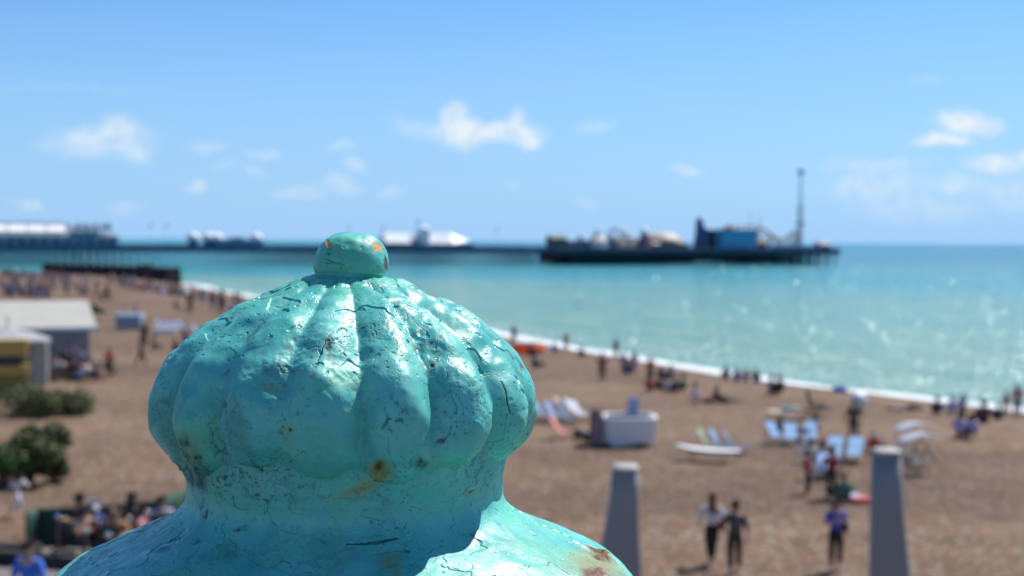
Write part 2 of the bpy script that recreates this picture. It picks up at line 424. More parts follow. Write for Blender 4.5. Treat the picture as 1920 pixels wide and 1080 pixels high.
# ------------------------------------------------------------------ the painted cast-iron finial
DF = 0.7225
PPM = FPX/DF
ax0 = at_y(650, 452, DF)
PROF = [(0, 438), (20, 439.3), (38, 443.5), (51, 451), (61, 462), (67.5, 475), (71, 488), (71.3, 499), (69.5, 508), (67, 514), (71, 518), (88, 522.5),
        (120, 535), (150, 548), (178, 560), (208, 574), (234, 588), (258, 603), (283, 621), (308, 645), (330, 668), (347, 693), (358, 716), (365, 741), (367, 765),
        (363, 788), (353, 812), (338, 836), (322, 858), (307, 880), (298, 898), (295, 914), (297, 930), (307, 947), (328, 965), (362, 984), (412, 1005),
        (450, 1022), (487, 1040), (520, 1060), (546, 1082), (563, 1108), (568, 1135), (560, 1165), (530, 1188), (470, 1200), (400, 1210), (372, 1235),
        (362, 1300), (358, 1500), (358, 2500), (370, 5200)]
def catmull(P, n):
    P = np.array(P, float); Q = np.vstack([2*P[0]-P[1], P, 2*P[-1]-P[-2]]); out = []
    for i in range(1, len(Q)-2):
        L = np.hypot(*(Q[i+1]-Q[i])); k = max(2, int(L/n)) if Q[i+1][1] < 1180 else 8
        t = np.linspace(0, 1, k, endpoint=False)[:, None]
        a, b, c, d = Q[i-1], Q[i], Q[i+1], Q[i+2]
        out.append(0.5*((2*b)+(-a+c)*t+(2*a-5*b+4*c-d)*t*t+(-a+3*b-3*c+d)*t**3))
    out.append(Q[-2][None]); return np.vstack(out)
def make_finial():
    pr = catmull(PROF, 1.15); pr[:, 0] = np.maximum(pr[:, 0], 0.3)
    ry, yy = pr[:, 0], pr[:, 1]
    yy_axis_r = ry
    th_f = np.linspace(-108, 108, 1501); th_b = np.linspace(108, 252, 141)[1:-1]
    th = np.radians(np.concatenate([th_f, th_b]))
    T, RI = np.meshgrid(th, np.arange(len(pr))); RAD = ry[RI]; YY = yy[RI]
    # pseudo 3D position for noise (in metres)
    def pos(rad, y): return rad/PPM*np.sin(T), -rad/PPM*np.cos(T), -(y-450)/PPM
    x0, y0, z0 = pos(RAD, YY)
    # ---- lobes
    NL = 16
    Tw = T + 0.030*fbm(x0, y0, z0, 14, 2) + 0.012*fbm(x0, y0, z0, 50, 2, off=3)
    q = (Tw/(2*PI/NL)); idx = np.round(q); uu = (q-idx)*2.0       # -1..1 inside each lobe
    hz = np.interp(YY, [515, 530, 560, 610, 680, 742, 765, 788, 812, 836, 858, 880, 900], [0, 6, 17, 23, 24, 25, 26, 27, 26, 22, 13, 4, 0])
    lobe_amp = 1.0+0.9*fbm(x0, y0, z0, 16, 2, off=7)*sstep(880, 820, YY)
    hz = 1.2*hz*np.clip(lobe_amp, .6, 1.4)
    au = np.abs(uu); soft = 0.10+0.06*np.sin(idx*3.1)
    au = 1-(np.sqrt((1-au)**2+soft**2)-soft)/(np.sqrt(1+soft**2)-soft)
    c = 1-au**1.9
    ybot = 850-30*np.abs(uu)**2+9*np.sin(idx*1.7)+14*fbm(x0, y0, z0, 40, 2, off=4)
    mlt = np.sqrt(np.clip((ybot-YY)/40, 0, 1)); mlt = mlt*(2-mlt)
    prof = (1-c*mlt)
    rad = RAD-hz*prof
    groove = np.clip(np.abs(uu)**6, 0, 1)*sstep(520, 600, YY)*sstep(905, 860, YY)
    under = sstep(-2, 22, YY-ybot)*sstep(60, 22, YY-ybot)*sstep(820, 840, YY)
    X, Y, Z = pos(rad, YY)
    knob = sstep(519, 511, YY)
    dome = sstep(512, 530, YY)*sstep(905, 880, YY)
    top = sstep(515, 540, YY)*sstep(760, 650, YY)
    side = sstep(-0.8, 0.55, T)                                   # rougher towards the sea side
    # ---- lumps, drips, blisters: height in metres along the normal
    h = 0.0024*fbm(X, Y, Z, 26, 2)*dome + 0.0010*fbm(X, Y, Z, 62, 2, off=5)*(0.4+dome) + 0.0016*fbm(X, Y, Z, 48, 2, off=9)*top
    low = sstep(640, 760, YY)*sstep(900, 840, YY)
    h = h + 0.00030*fbm(X, Y, Z, 300, 2, off=291)*np.clip(0.3+2.5*fbm(X, Y, Z, 30, 2, off=301), 0, 1)*dome
    h = h + low*(0.0024*fbm(X, Y, Z, 34, 2, off=241)+0.0008*fbm(X, Y, Z, 95, 2, off=251))
    Xm, Ym = X*2.2, Y*2.2                                            # stretched down the ribs
    bl = fbm(X*1.5, Y*1.5, Z, 66, 3, 0.33, off=11)
    bl2 = fbm(X*1.3, Y*1.3, Z*1.1, 170, 2, 0.5, off=23)
    rough_zone = np.clip(top*(0.30+0.70*side) + 0.35*dome*side*sstep(860, 700, YY)+0.10*dome, 0, 1)
    rz = 0.85*rough_zone*np.clip(0.45+1.5*fbm(X, Y, Z, 18, 2, off=31), 0.15, 1.2)
    h = h + rz*(0.0023*bl + 0.00022*bl2*side)
    h = h + rz*0.0004*np.clip(0.25-np.abs(fbm(X, Y, Z, 90, 2, off=41)), 0, .25)*4
    # peeled plates with raised edges
    pl = fbm(X, Y, Z, 46, 3, 0.45, off=51)
    plate = sstep(0.10, 0.125, pl)*np.clip(dome*0.9+0.25, 0, 1)*(1-knob)
    h = h - 0.00065*plate*sstep(-0.25, 0.25, fbm(X, Y, Z, 12, 2, off=61))
    rim = np.exp(-((pl-0.11)/0.010)**2)*(0.2+dome*0.8)
    h = h + 0.00022*rim*rz
    # small craters
    cr = fbm(X, Y, Z, 230, 1, off=71); pit = sstep(0.50, 0.60, cr)
    h = h - 0.0006*pit*(0.35+rz)
    # neck and collar: long brushed streaks
    neck = sstep(880, 920, YY); neck_z = sstep(800, 850, YY)
    pl2h = fbm(X, Y, Z*1.6, 30, 4, 0.55, off=261); h = h-0.0004*sstep(0.045, 0.055, pl2h)*neck_z
    h = h + neck*(0.0006*fbm(X, Y, Z*0.4, 60, 3, off=81)+0.0022*fbm(X, Y, Z, 20, 3, 0.4, off=85))
    h = h + knob*(0.0008*fbm(X, Y, Z, 110, 2, off=91)+0.0014*fbm(X, Y, Z, 45, 1, off=95))
    # normals of the smooth surface
    dr = np.gradient(ry); dz = -np.gradient(yy); nl = np.hypot(dr, dz)+1e-9
    nr = (-dz/nl)[RI]; nz_ = (dr/nl)[RI]
    sgn = 1.0
    rad_m = rad/PPM + h*nr*sgn; zz = -(YY-450)/PPM + h*np.abs(nz_)*np.sign(nz_)*sgn
    rad_m = np.maximum(rad_m, 0.00003)*0.992
    off = knob*0.0024
    zc = at_y(650, 450, DF).z
    Xw = ax0.x + off + rad_m*np.sin(T); Yw = DF - rad_m*np.cos(T)+0*off; Zw = zc + zz
    # ---- pixel positions of every vertex, to put each mark where it sits on the casting
    d = np.stack([Xw, Yw, Zw-CAMH], -1)
    f_ = d @ np.array(FWD); PX = 960+FPX*(d @ np.array(RT))/f_; PY = 540-FPX*(d @ np.array(UP))/f_
    vis = (np.cos(T) > -0.05)
    wx = 9*fbm(X, Y, Z, 120, 3, off=101); wy = 9*fbm(X, Y, Z, 120, 3, off=111)
    wx2 = 2.2*fbm(X, Y, Z, 420, 2, off=121)
    def blob(cx, cy, rx, ry_, soft=0.4, ang=0.0, warp=1.0):
        a = PX-cx+wx*warp; b = PY-cy+wy*warp
        ca, sa = math.cos(ang), math.sin(ang); a, b = a*ca+b*sa, -a*sa+b*ca
        dd = np.hypot(a/rx, b/ry_); return sstep(1+soft, 1-soft, dd)*vis
    def line(pts, w, warp=0.5):
        best = np.full(PX.shape, 1e9)
        for i in range(len(pts)-1):
            ax, ay = pts[i]; bx, by = pts[i+1]
            x1, x2 = min(ax, bx)-15, max(ax, bx)+15; y1, y2 = min(ay, by)-15, max(ay, by)+15
            mk = (PX > x1) & (PX < x2) & (PY > y1) & (PY < y2) & vis
            px_ = PX[mk]+wx2[mk]*warp+wx[mk]*warp*.3; py_ = PY[mk]+wx2[mk]*warp
            ex, ey = bx-ax, by-ay; L2 = ex*ex+ey*ey
            t = np.clip(((px_-ax)*ex+(py_-ay)*ey)/L2, 0, 1)
            dd = np.hypot(px_-(ax+t*ex), py_-(ay+t*ey)); best[mk] = np.minimum(best[mk], dd)
        return sstep(w+0.9, max(w-0.7, 0), best)
    dark = np.zeros_like(PX)
    LINES = [([(650, 1021), (690, 1018), (745, 1009)], 1.5), ([(712, 1038), (740, 1034), (763, 1031)], 0.9), ([(652, 1020), (700, 1020), (742, 1011)], 1.6),
        ([(505, 938), (501, 958), (510, 978), (532, 996), (562, 1003), (590, 1006), (610, 1018), (618, 1032)], 0.9),
        ([(437, 930), (440, 950), (452, 956), (482, 955)], 0.7), ([(505, 940), (520, 925), (545, 927), (553, 940)], 0.6),
        ([(397, 805), (400, 830), (415, 848), (432, 854)], 0.8), ([(470, 862), (490, 885), (520, 882), (548, 862), (568, 846), (574, 852)], 0.9),
        ([(610, 640), (604, 655), (600, 668), (592, 690)], 1.6), ([(625, 622), (612, 634), (604, 640)], 1.2), ([(575, 655), (600, 648)], .9),
        ([(940, 715), (948, 735), (952, 760), (958, 775)], 1.6), ([(850, 770), (848, 800), (842, 815), (830, 830)], .9), ([(718, 835), (730, 850), (740, 880), (752, 886)], .7),
        ([(728, 820), (729, 850), (736, 870)], .6), ([(488, 1040), (486, 1020), (510, 1025), (522, 1022)], .8), ([(510, 1062), (530, 1052), (546, 1056)], .7),
        ([(770, 950), (790, 955), (765, 975), (752, 1000)], .6), ([(800, 1038), (812, 1030), (830, 1022)], .7), ([(540, 950), (548, 962), (570, 966)], .8),
        ([(880, 1000), (896, 1012), (905, 1020)], 1.2), ([(860, 745), (868, 760), (872, 790)], .7), ([(770, 595), (785, 612), (800, 622)], 1.0),
        ([(612, 486), (600, 482), (632, 494), (640, 496)], 1.1), ([(600, 492), (622, 494), (640, 492)], 1.0), ([(836, 690), (842, 715), (846, 740), (856, 760)], .8)]
    lm = np.clip(0.55+1.6*fbm(X, Y, Z, 150, 3, 0.6, off=33), 0, 1)
    for pts, w in LINES: dark = np.maximum(dark, line(pts, w*0.72, 0.9)*(lm if w < 1.45 else 1.0))
    sp = sstep(0.05, 0.28, fbm(X, Y, Z, 340, 3, 0.6, off=131))
    sp_lo = fbm(X, Y, Z*0.6, 60, 3, 0.6, off=141)
    for (cx, cy, rx, ry_, an) in [(352, 855, 12, 22, .3), (345, 832, 12, 8, 0), (362, 882, 10, 26, -.5), (372, 905, 7, 18, -.6), (380, 945, 3.5, 9, .2), (386, 964, 6, 7, .4),
                              (480, 932, 22, 6, .35), (500, 939, 10, 4, .35), (475, 868, 8, 4, .6), (488, 882, 14, 7, .6), (838, 778, 9, 6, .3), (822, 828, 8, 3.5, -.7), (360, 870, 22, 42, -.4),
                              (595, 660, 11, 34, .35), (620, 642, 16, 10, -.5), (860, 790, 30, 26, 0), (735, 780, 34, 34, 0), (885, 1000, 4, 5, 0), (400, 845, 24, 24, 0), (420, 770, 24, 30, 0),
                              (520, 690, 34, 16, 0), (455, 990, 16, 6, -.2), (372, 1012, 10, 4, -.2), (540, 1060, 16, 6, 0), (780, 1064, 12, 5, .2), (765, 1034, 6, 4, 0), (302, 1030, 14, 6, -.4), (330, 1010, 14, 5, -.4),
                              (690, 615, 18, 8, 0), (700, 630, 16, 10, .3), (812, 678, 6, 9, -.5), (647, 458, 4, 3.5, 0), (676, 467, 2.5, 4, 0), (617, 475, 3, 3, 0), (785, 868, 18, 12, .2)]:
        b = blob(cx, cy, rx, ry_, 0.7, an, 1.4)
        k = 1.0 if rx*ry_ < 260 else 0.75
        if cx < 384 and 820 < cy < 930: b = blob(cx, cy, rx*1.25, ry_*1.2, 0.5, an, 1.5); dark = np.maximum(dark, b*np.clip(0.55+2.0*sp_lo+0.5*sp, 0, 1)*0.95); continue
        dark = np.maximum(dark, b*k*np.clip((0.30 if rx*ry_ < 260 else 0.0)+1.1*sp+1.4*sp_lo, 0, 1))
    # grime kept by the grooves and under the ribs
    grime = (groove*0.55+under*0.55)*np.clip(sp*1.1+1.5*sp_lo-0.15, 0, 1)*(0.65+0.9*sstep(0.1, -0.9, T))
    sp2 = sstep(0.30, 0.45, fbm(X, Y, Z, 520, 2, 0.6, off=151))*np.clip(0.35+2.2*fbm(X, Y, Z, 32, 2, off=161), 0, 1)
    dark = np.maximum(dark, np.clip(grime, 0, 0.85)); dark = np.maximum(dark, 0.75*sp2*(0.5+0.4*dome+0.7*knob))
    # hair cracks: zero lines of a noise field inside worn zones
    cn = fbm(X, Y, Z, 85, 4, 0.6, off=171); wz = sstep(0.10, 0.32, fbm(X, Y, Z, 26, 2, off=181)+0.12*dome)
    hair = np.exp(-(cn/0.011)**2)*wz
    dark = np.maximum(dark, 0.8*hair)
    edge = np.exp(-((pl-0.108)/0.0045)**2)*np.clip(0.25+2.8*fbm(X, Y, Z, 24, 2, off=221), 0, 1)
    pl2 = fbm(X, Y, Z*1.6, 30, 4, 0.55, off=261); edge2 = np.exp(-((pl2-0.05)/0.0035)**2)*neck_z*np.clip(0.1+3.0*fbm(X, Y, Z, 16, 2, off=271), 0, 1)
    dark = np.maximum(dark, 0.8*edge2*np.clip(lm+.3, 0, 1))
    wash = sstep(0.0, 0.35, fbm(X, Y, Z*0.7, 22, 4, 0.6, off=281)+0.25*groove)*sstep(640, 760, YY)*(0.6+0.4*sstep(0.6, -0.8, T))*np.clip(.55+.9*sp+.8*sp_lo, 0, 1)
    dark = np.maximum(dark, 0.55*wash)
    dark = np.maximum(dark, 0.75*edge*(1-0.75*top)*lm)
    pinky = rz*sstep(0.22, 0.32, fbm(X*1.5, Y*1.5, Z, 190, 3, 0.6, off=191))      # worn edges of old cream and brown paint
    orange = blob(706, 464, 15, 9, .3, .9, 1.5)*sstep(-0.22, -0.12, fbm(X, Y, Z, 210, 3, .6, off=231)); orange = np.maximum(orange, blob(617, 457, 7, 3.2, .3, .3, 1.3)); orange = np.maximum(orange, 0.9*blob(625, 462, 4, 1.6, .2, .4, .4))
    orange = np.maximum(orange, .8*blob(636, 472, 3, 1.5, .2, .5, .5)); orange = np.maximum(orange, .8*blob(679, 479.5, 5, 1.5, .3, .1, .2)); orange = np.maximum(orange, .7*blob(690, 451, 4, 2.5, .3, .5, .7)); orange = np.maximum(orange, .7*blob(606, 462, 2, 2, .3, 0, .6))
    rust = blob(712, 874, 8, 9, .6); rust = np.maximum(rust, .6*blob(352, 856, 4, 10, .6, 0, 1.5)); rust = np.maximum(rust, blob(1116, 1076, 24, 13, .4, .1, 1.8)); rust = np.maximum(rust, blob(1124, 1038, 24, 9, .4, .6, 1.8))
    rust = np.maximum(rust, .9*blob(543, 806, 3.5, 5.5, .5)); rust = np.maximum(rust, .8*blob(828, 826, 8, 4, .5, -.6)); rust = np.maximum(rust, .7*blob(884, 920, 6, 2.5, .5, -.4)); rust = np.maximum(rust, .8*blob(722, 495, 3, 16, .4, -.1))
    rust = np.maximum(rust, .6*blob(978, 690, 4, 7, .5)); rust = np.maximum(rust, .7*blob(616, 650, 7, 10, .5))
    stain = .9*blob(714, 884, 22, 20, .7); stain = np.maximum(stain, .65*blob(688, 912, 34, 12, .7, -.5)); stain = np.maximum(stain, .4*blob(655, 925, 40, 8, .7, -.3)); stain = np.maximum(stain, .85*blob(1122, 1060, 52, 30, .7, .2, 1.8))
    stain = np.maximum(stain, .6*blob(732, 1052, 20, 16, .7)); stain = np.maximum(stain, .5*blob(742, 1085, 9, 26, .7)); stain = np.maximum(stain, .5*blob(880, 922, 12, 6, .7, -.4)); stain = np.maximum(stain, .4*blob(508, 730, 22, 10, .8))
    stain = np.maximum(stain, .35*blob(352, 860, 24, 40, .8)); stain = np.maximum(stain, .3*blob(540, 808, 8, 14, .8))
    # crater relief of the marks
    dent = np.clip(dark, 0, 1)*0.00022*(1-0.6*hair) + rust*0.0005*(1+0.8*fbm(X, Y, Z, 400, 2, off=201)) + orange*0.00022
    lump = 0.0030*blob(1142, 1035, 20, 14, .8, .4, .3)
    rr = -dent+lump
    rad_m = rad_m + rr*nr; zz2 = rr*nz_
    Xw = ax0.x + off + rad_m*np.sin(T); Yw = DF - rad_m*np.cos(T); Zw = Zw + zz2
    co = np.stack([Xw-ax0.x, Yw-DF, Zw-zc], -1).astype(np.float32)
    A = dict(dirt=dark, pale=pinky, orange=orange, rust=rust, stain=stain)
    base = empty('railing_post', (ax0.x, DF, 8.5), 0, 'turquoise painted iron post with a knobbed ribbed finial, its thick paint blistered, cracked and rusting', 'post')
    nth = len(th)
    def part(name, j0, j1):
        cc = co[j0:j1+1].reshape(-1, 3)
        ii = np.arange((j1-j0+1)*nth).reshape(j1-j0+1, nth)
        nx = np.roll(ii, -1, axis=1)
        qd = np.stack([ii[:-1], ii[1:], nx[1:], nx[:-1]], -1).reshape(-1, 4)
        me = mesh_np(name, cc, qd, m_paint())
        for k, a in A.items():
            at = me.attributes.new(k, 'FLOAT', 'POINT'); at.data.foreach_set('value', np.ascontiguousarray(a[j0:j1+1].ravel(), dtype=np.float32))
        o = bpy.data.objects.new(name, me); COL.objects.link(o); o.parent = base; o.location = (0, 0, zc-8.5)
        return o
    def row(y): return int(np.argmin(np.abs(yy-y)))
    a, b_, c_ = row(516), row(930), row(1195)
    part('knob', 0, a); part('ribbed_dome', a, b_); part('collar', b_, c_); part('shaft', c_, len(yy)-1)
_mp = None
def m_paint():
    global _mp
    if _mp: return _mp
    mm = _mp = bpy.data.materials.new('turquoise_paint'); mm.use_nodes = True; t = mm.node_tree; b = t.nodes['Principled BSDF']; h = NT(t)
    P = h.n('ShaderNodeTexCoord').outputs['Object']
    A = lambda k: h.n('ShaderNodeAttribute', attribute_name=k).outputs['Fac']
    n1 = h.noise(P, 26, 4, 0.6); n2 = h.noise(P, 90, 5, 0.65); n3 = h.noise(P, 900, 3, 0.7)
    c = h.mixc(h.ramp(n1, 0.35, 0.68), PAINT_A, PAINT_B)
    c = h.mixc(h.math('MULTIPLY', h.ramp(h.noise(P, 13, 3, 0.55), 0.50, 0.66), 0.8), c, PAINT_D)
    c = h.mixc(h.math('MULTIPLY', h.ramp(n2, 0.5, 0.75), 0.35), c, PAINT_C)
    c = h.mixc(h.math('MULTIPLY', h.ramp(n3, 0.60, 0.75), 0.18), c, (0.03, 0.10, 0.11))
    c = h.mixc(A('stain'), c, h.mixc(h.ramp(n2, 0.3, 0.7), (0.20, 0.21, 0.03), (0.30, 0.27, 0.06)))
    c = h.mixc(A('pale'), c, h.mixc(h.ramp(n3, .4, .6), (0.30, 0.26, 0.20), (0.16, 0.12, 0.10)))
    c = h.mixc(A('orange'), c, (0.66, 0.30, 0.06))
    rc = h.mixc(h.ramp(h.noise(P, 420, 4, 0.7), 0.35, 0.65), (0.030, 0.017, 0.012), (0.22, 0.095, 0.045))
    c = h.mixc(A('rust'), c, rc)
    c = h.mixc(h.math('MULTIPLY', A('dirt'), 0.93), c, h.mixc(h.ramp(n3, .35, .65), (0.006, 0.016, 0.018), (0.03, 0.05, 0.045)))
    t.links.new(c, b.inputs['Base Color'])
    worn = h.math('MAXIMUM', h.math('MAXIMUM', A('rust'), A('dirt')), h.math('MULTIPLY', A('pale'), .7))
    rgh = h.math('ADD', h.ramp(n1, .3, .7, .26, .50), h.math('MULTIPLY', worn, 0.45))
    t.links.new(rgh, b.inputs['Roughness'])
    b.inputs['Specular IOR Level'].default_value = 0.5
    bp = h.n('ShaderNodeBump'); bp.inputs['Strength'].default_value = 0.35; bp.inputs['Distance'].default_value = 0.0006
    hh = h.math('ADD', h.math('MULTIPLY', n2, 0.8), h.math('MULTIPLY', n3, 0.22))
    hh = h.math('SUBTRACT', hh, h.math('MULTIPLY', A('dirt'), 0.5))
    t.links.new(hh, bp.inputs['Height']); t.links.new(bp.outputs[0], b.inputs['Normal'])
    return mm
PAINT_A, PAINT_B, PAINT_C, PAINT_D = (0.074, 0.400, 0.355), (0.140, 0.540, 0.460), (0.070, 0.43, 0.31), (0.070, 0.410, 0.255)
make_finial()
# ------------------------------------------------------------------ the pier
PANG = math.atan2(140, 326); CE, SE_ = math.cos(PANG), math.sin(PANG)
PO = Vector((-182, 500, 0))
def pu(px):
    k = (px-960)/FPX; Y = (500+182*.4294)/(1-.4294*k); X = k*Y
    return (X+182)/CE, Y
def pz(px, py): return CAMH-(py-hor(px))/FPX*pu(px)[1]
pier_root = empty('pier', PO, PANG, 'long dark iron seaside pier reaching out over the turquoise sea on rows of piles', 'pier')
m_iron = mat('pier_iron', (0.028, 0.042, 0.058), 0.6, 0.3, 0.4)
m_deckm = mat('pier_fascia', (0.060, 0.090, 0.145), 0.6, 0.3, 0.3)
m_deckt = mat('deck_planks', (0.24, 0.22, 0.20), 0.85, 0.15, 0.3)
m_rail = mat('pier_railing', (0.12, 0.17, 0.27), 0.5, 0.3, 0.5)
DZ = 6.6
UH0 = pu(1020)[0]; UH1 = pu(1556)[0]
mb = MB(); mb.box((UH0-90)/2, 9, DZ-.55, UH0+90, 20, 1.0); mb.box((UH0-90)/2, -1.3, DZ-.85, UH0+90, 0.5, 1.9); mb.build('deck', m_deckm, pier_root)
mb = MB(); mb.box((UH0+UH1)/2+7, 15, DZ-.7, UH1-UH0-14, 42, 1.3); mb.box((UH0+UH1)/2, -6.3, DZ-1.0, UH1-UH0+1, .6, 2.0); mb.build('head_deck', m_iron, pier_root)
mb = MB(); mb.box((UH0-90)/2, 9, DZ+.02, UH0+89, 19.6, 0.1); mb.box((UH0+UH1)/2+7, 15, DZ+.03, UH1-UH0-14.5, 41, .12); mb.box(UH0+7, 3, DZ+.03, 13.4, 17, .12); mb.build('planking', m_deckt, pier_root)
def railing(u0, u1, v, zb, h=1.3, step=2.0):
    mb = MB(); n = int(abs(u1-u0)/step); mb.box((u0+u1)/2, v, zb+.38, abs(u1-u0), .05, .62)
    mb.box((u0+u1)/2, v, zb+h, abs(u1-u0), .12, .1); mb.box((u0+u1)/2, v, zb+h*.5, abs(u1-u0), .08, .06); mb.box((u0+u1)/2, v, zb+.12, abs(u1-u0), .08, .06)
    for i in range(n+1):
        u_ = u0+(u1-u0)*i/n; mb.box(u_, v, zb+h/2, .14, .14, h)
        for k in range(1, 4): mb.box(u_+step*k/4, v, zb+h/2, .05, .05, h)
    return mb
railing(-90, UH0, -1.2, DZ+.05).build('railing', m_rail, pier_root)
railing(UH0, UH1, -6.2, DZ+.05).build('railing', m_rail, pier_root)
railing(-90, UH0, 18.7, DZ+.05).build('railing', m_rail, pier_root)
n = 0
u_ = -86.0
while u_ < UH0-2:
    mb = MB()
    for j, v_ in enumerate((-.8, 5.5, 12.3, 18.5)): mb.cyl((u_+1.15*j, v_, -3), (u_+1.15*j, v_, DZ-1.1), .23, .21, 8)
    mb.box(u_, 9, DZ-1.2, .35, 20, .35); mb.cyl((u_, -.8, .6), (u_, 5.5, DZ-1.6), .07, .07, 5); mb.cyl((u_, 5.5, .6), (u_, -.8, DZ-1.6), .07, .07, 5)
    mb.cyl((u_, 12.3, .6), (u_, 18.5, DZ-1.6), .07, .07, 5); mb.cyl((u_, -.8, 3.6), (u_+4.4, -.8, DZ-1.2), .06, .06, 5)
    mb.build('trestle', m_iron, pier_root); u_ += 2.9; n += 1
u_ = UH0+9; k = 0
while u_ < UH1:
    mb = MB(); frac = (u_-UH0)/(UH1-UH0)
    for v_ in np.arange(-5.8, 35.5, 5.2 if .10 < frac < .82 else 7.5): mb.cyl((u_, v_, -3), (u_, v_, DZ-1.2), .32, .28, 8)
    mb.box(u_, 15, DZ-1.5, .45, 42, .5)
    for v_ in (-5.8, -.6, 4.6, 9.8, 20, 30): mb.cyl((u_, v_, .4), (u_, v_+5.2, DZ-1.6), .12, .12, 5); mb.cyl((u_, v_+5.2, .4), (u_, v_, DZ-1.6), .12, .12, 5)
    st = 3.0 if frac < .82 else 4.4
    if frac < .85:
        for v_ in (-5.8, 9.8, 25.0): mb.cyl((u_, v_, .5), (u_+st, v_, DZ-1.5), .13, .13, 5); mb.cyl((u_+st, v_, .5), (u_, v_, DZ-1.5), .13, .13, 5); mb.cyl((u_, v_, 2.6), (u_+st, v_, 2.6), .15, .15, 5)
    mb.build('trestle', m_iron, pier_root); u_ += st; k += 1
# dark walls and slats added under the head to deepen its shade
mb = MB(); ua, ub = pu(1075)[0], pu(1330)[0]; uc = pu(1490)[0]
for i in range(14): mb.box((ua+ub)/2, 2+i*.02, 1.1+i*.35, ub-ua, .25, .16)
for v_ in (14, 34): mb.box((ua+ub)/2, v_, 2.7, ub-ua, .3, 4.6)
mb.box((ub+uc)/2, 20, 3.3, uc-ub, .3, 3.6)
for i in range(5): mb.box((ub+uc)/2, 2+i*.02, 1.2+i*.9, uc-ub, .25, .2)
mb.build('under_deck_fill', m_iron, pier_root)

def pthing(name, px, v, label, cat, group=None):
    u0 = pu(px)[0]
    o = empty(name, (PO.x+u0*CE-v*SE_, PO.y+u0*SE_+v*CE, DZ+.09), PANG, label, cat, group); return o, u0
m_wh = mat('white_paint', (0.80, 0.80, 0.79), 0.5, 0.05, 0.3)
m_blg = mat('blue_grey_cladding', (0.22, 0.29, 0.38), 0.6, 0.2, 0.2)
m_blg2 = mat('slate_roof', (0.13, 0.19, 0.25), 0.6, 0.25, 0.3)
m_navy = mat('navy_paint', (0.05, 0.08, 0.20), 0.5, 0.2, 0.3)
m_glassd = mat('dark_glass', (0.03, 0.05, 0.08), 0.12, 0.2, 0.3)
m_cream = mat('cream_paint', (0.52, 0.46, 0.38), 0.6, 0.1, 0.3)
m_brown = mat('brown_boards', (0.16, 0.09, 0.06), 0.7, 0.2, 0.4)
m_tan = mat('tan_steel', (0.44, 0.36, 0.24), 0.6, 0.2, 0.4)
m_grn = mat('dark_green_paint', (0.03, 0.07, 0.06), 0.6, 0.2, 0.4)
m_bluebox = mat('blue_sheeting', (0.11, 0.36, 0.55), 0.7, 0.06, 0.2)
m_red = mat('dull_red_paint', (0.20, 0.045, 0.04), 0.6, 0.15, 0.4)
m_pale = mat('pale_steel', (0.42, 0.52, 0.62), 0.5, 0.1, 0.4)
# amusement hall
o, u0 = pthing('amusement_hall', 60, 0, 'big blue-grey pier hall with a barrel roof and a bright white skylight band', 'building')
ul = -70-u0; ur = pu(222)[0]-u0; H1 = pz(60, 416)-DZ
mb = MB(); mb.box((ul+ur)/2, 9, 1.9, ur-ul, 17, 3.8); mb.build('wall', m_blg, o)
mb = MB(); prof = [(-.2, 3.6), (1.5, 5.3), (5.5, 7.2), (9, H1), (13, 7.2), (17.5, 3.6)]
ue = pu(135)[0]-u0
mb.prism([(ul, a, b) for a, b in prof], (ue-ul, 0, 0)); mb.build('roof', m_blg2, o)
mb = MB()
nn = 14; uw = pu(126)[0]-u0
for i in range(nn):
    a = ul+(uw-ul)*i/nn; b = ul+(uw-ul)*(i+.92)/nn
    mb.prism([(a, 1.2, 5.3), (a, 5.35, 7.55), (a, 5.7, 7.4), (a, 1.5, 5.1)], (b-a, 0, 0))
mb.build('skylight', m_wh, o)
for i in range(28):
    a = ul+(ur-ul)*(i+.5)/28; MB().box(a, .48, 1.7, 1.6, .1, 2.2).build('window', m_glassd, o)
mb = MB(); a = ue; b = ur
mb.prism([(a, 0, 3.8), (a, 17, 3.8), (a, 17, 5.8), (a, 9, 7.6), (a, 0, 5.4)], (b-a-7, 0, 0)); mb.prism([(b-7, 0, 3.8), (b-7, 9, 6.6), (b-7, 17, 3.8)], (7, 0, -1.5))
mb.build('end_pavilion', m_blg2, o)
for pxx in (150, 165, 182, 196, 207):
    uu_ = pu(pxx)[0]-u0; mb = MB(); mb.box(uu_, 4, 6.9, 1.6, 1.6, 1.6); mb.lathe([(1.1, 7.6), (.7, 8.3), (.15, 8.8), (0.05, 9.6)], (uu_, 4, 0), 10); mb.build('turret', m_blg, o)
# domed kiosks
o0 = None
for i, (pxx, lab) in enumerate([(365, 'white domed pier kiosk, leftmost of the four round-topped kiosks'), (394, 'white domed pier kiosk, left one of the close middle pair'),
                   (409, 'white domed pier kiosk, right one of the close middle pair'), (484, 'white domed pier kiosk, alone at the right end of the blue shelter')]):
    if o0 is None:
        o, u0 = pthing('domed_kiosk', pxx, 4, lab, 'kiosk', 'domed kiosks on the pier'); o0 = o
        MB().lathe([(1.9, 0), (1.9, 2.5), (2.4, 2.6), (2.4, 2.8)], (0, 0, 0), 12).build('wall', m_navy, o)
        dm_ = MB().lathe([(2.5, 2.7), (2.7, 3.3), (2.45, 4.3), (1.7, 5.0), (.7, 5.4), (0, 5.5)], (0, 0, 0), 16).build('dome', m_wh, o, True); MB().lathe([(.3, 5.4), (.15, 5.7), (.1, 6.3), (0, 6.35)], (0, 0, 0), 8).build('finial', m_wh, dm_, True)
    else:
        c = copy_tree(o0); u0 = pu(pxx)[0]; c.location = (PO.x+u0*CE-4*SE_, PO.y+u0*SE_+4*CE, DZ+.09); c['label'] = lab
o, u0 = pthing('pier_shelter', 450, 2, 'long low blue glazed shelter along the pier rail', 'shelter')
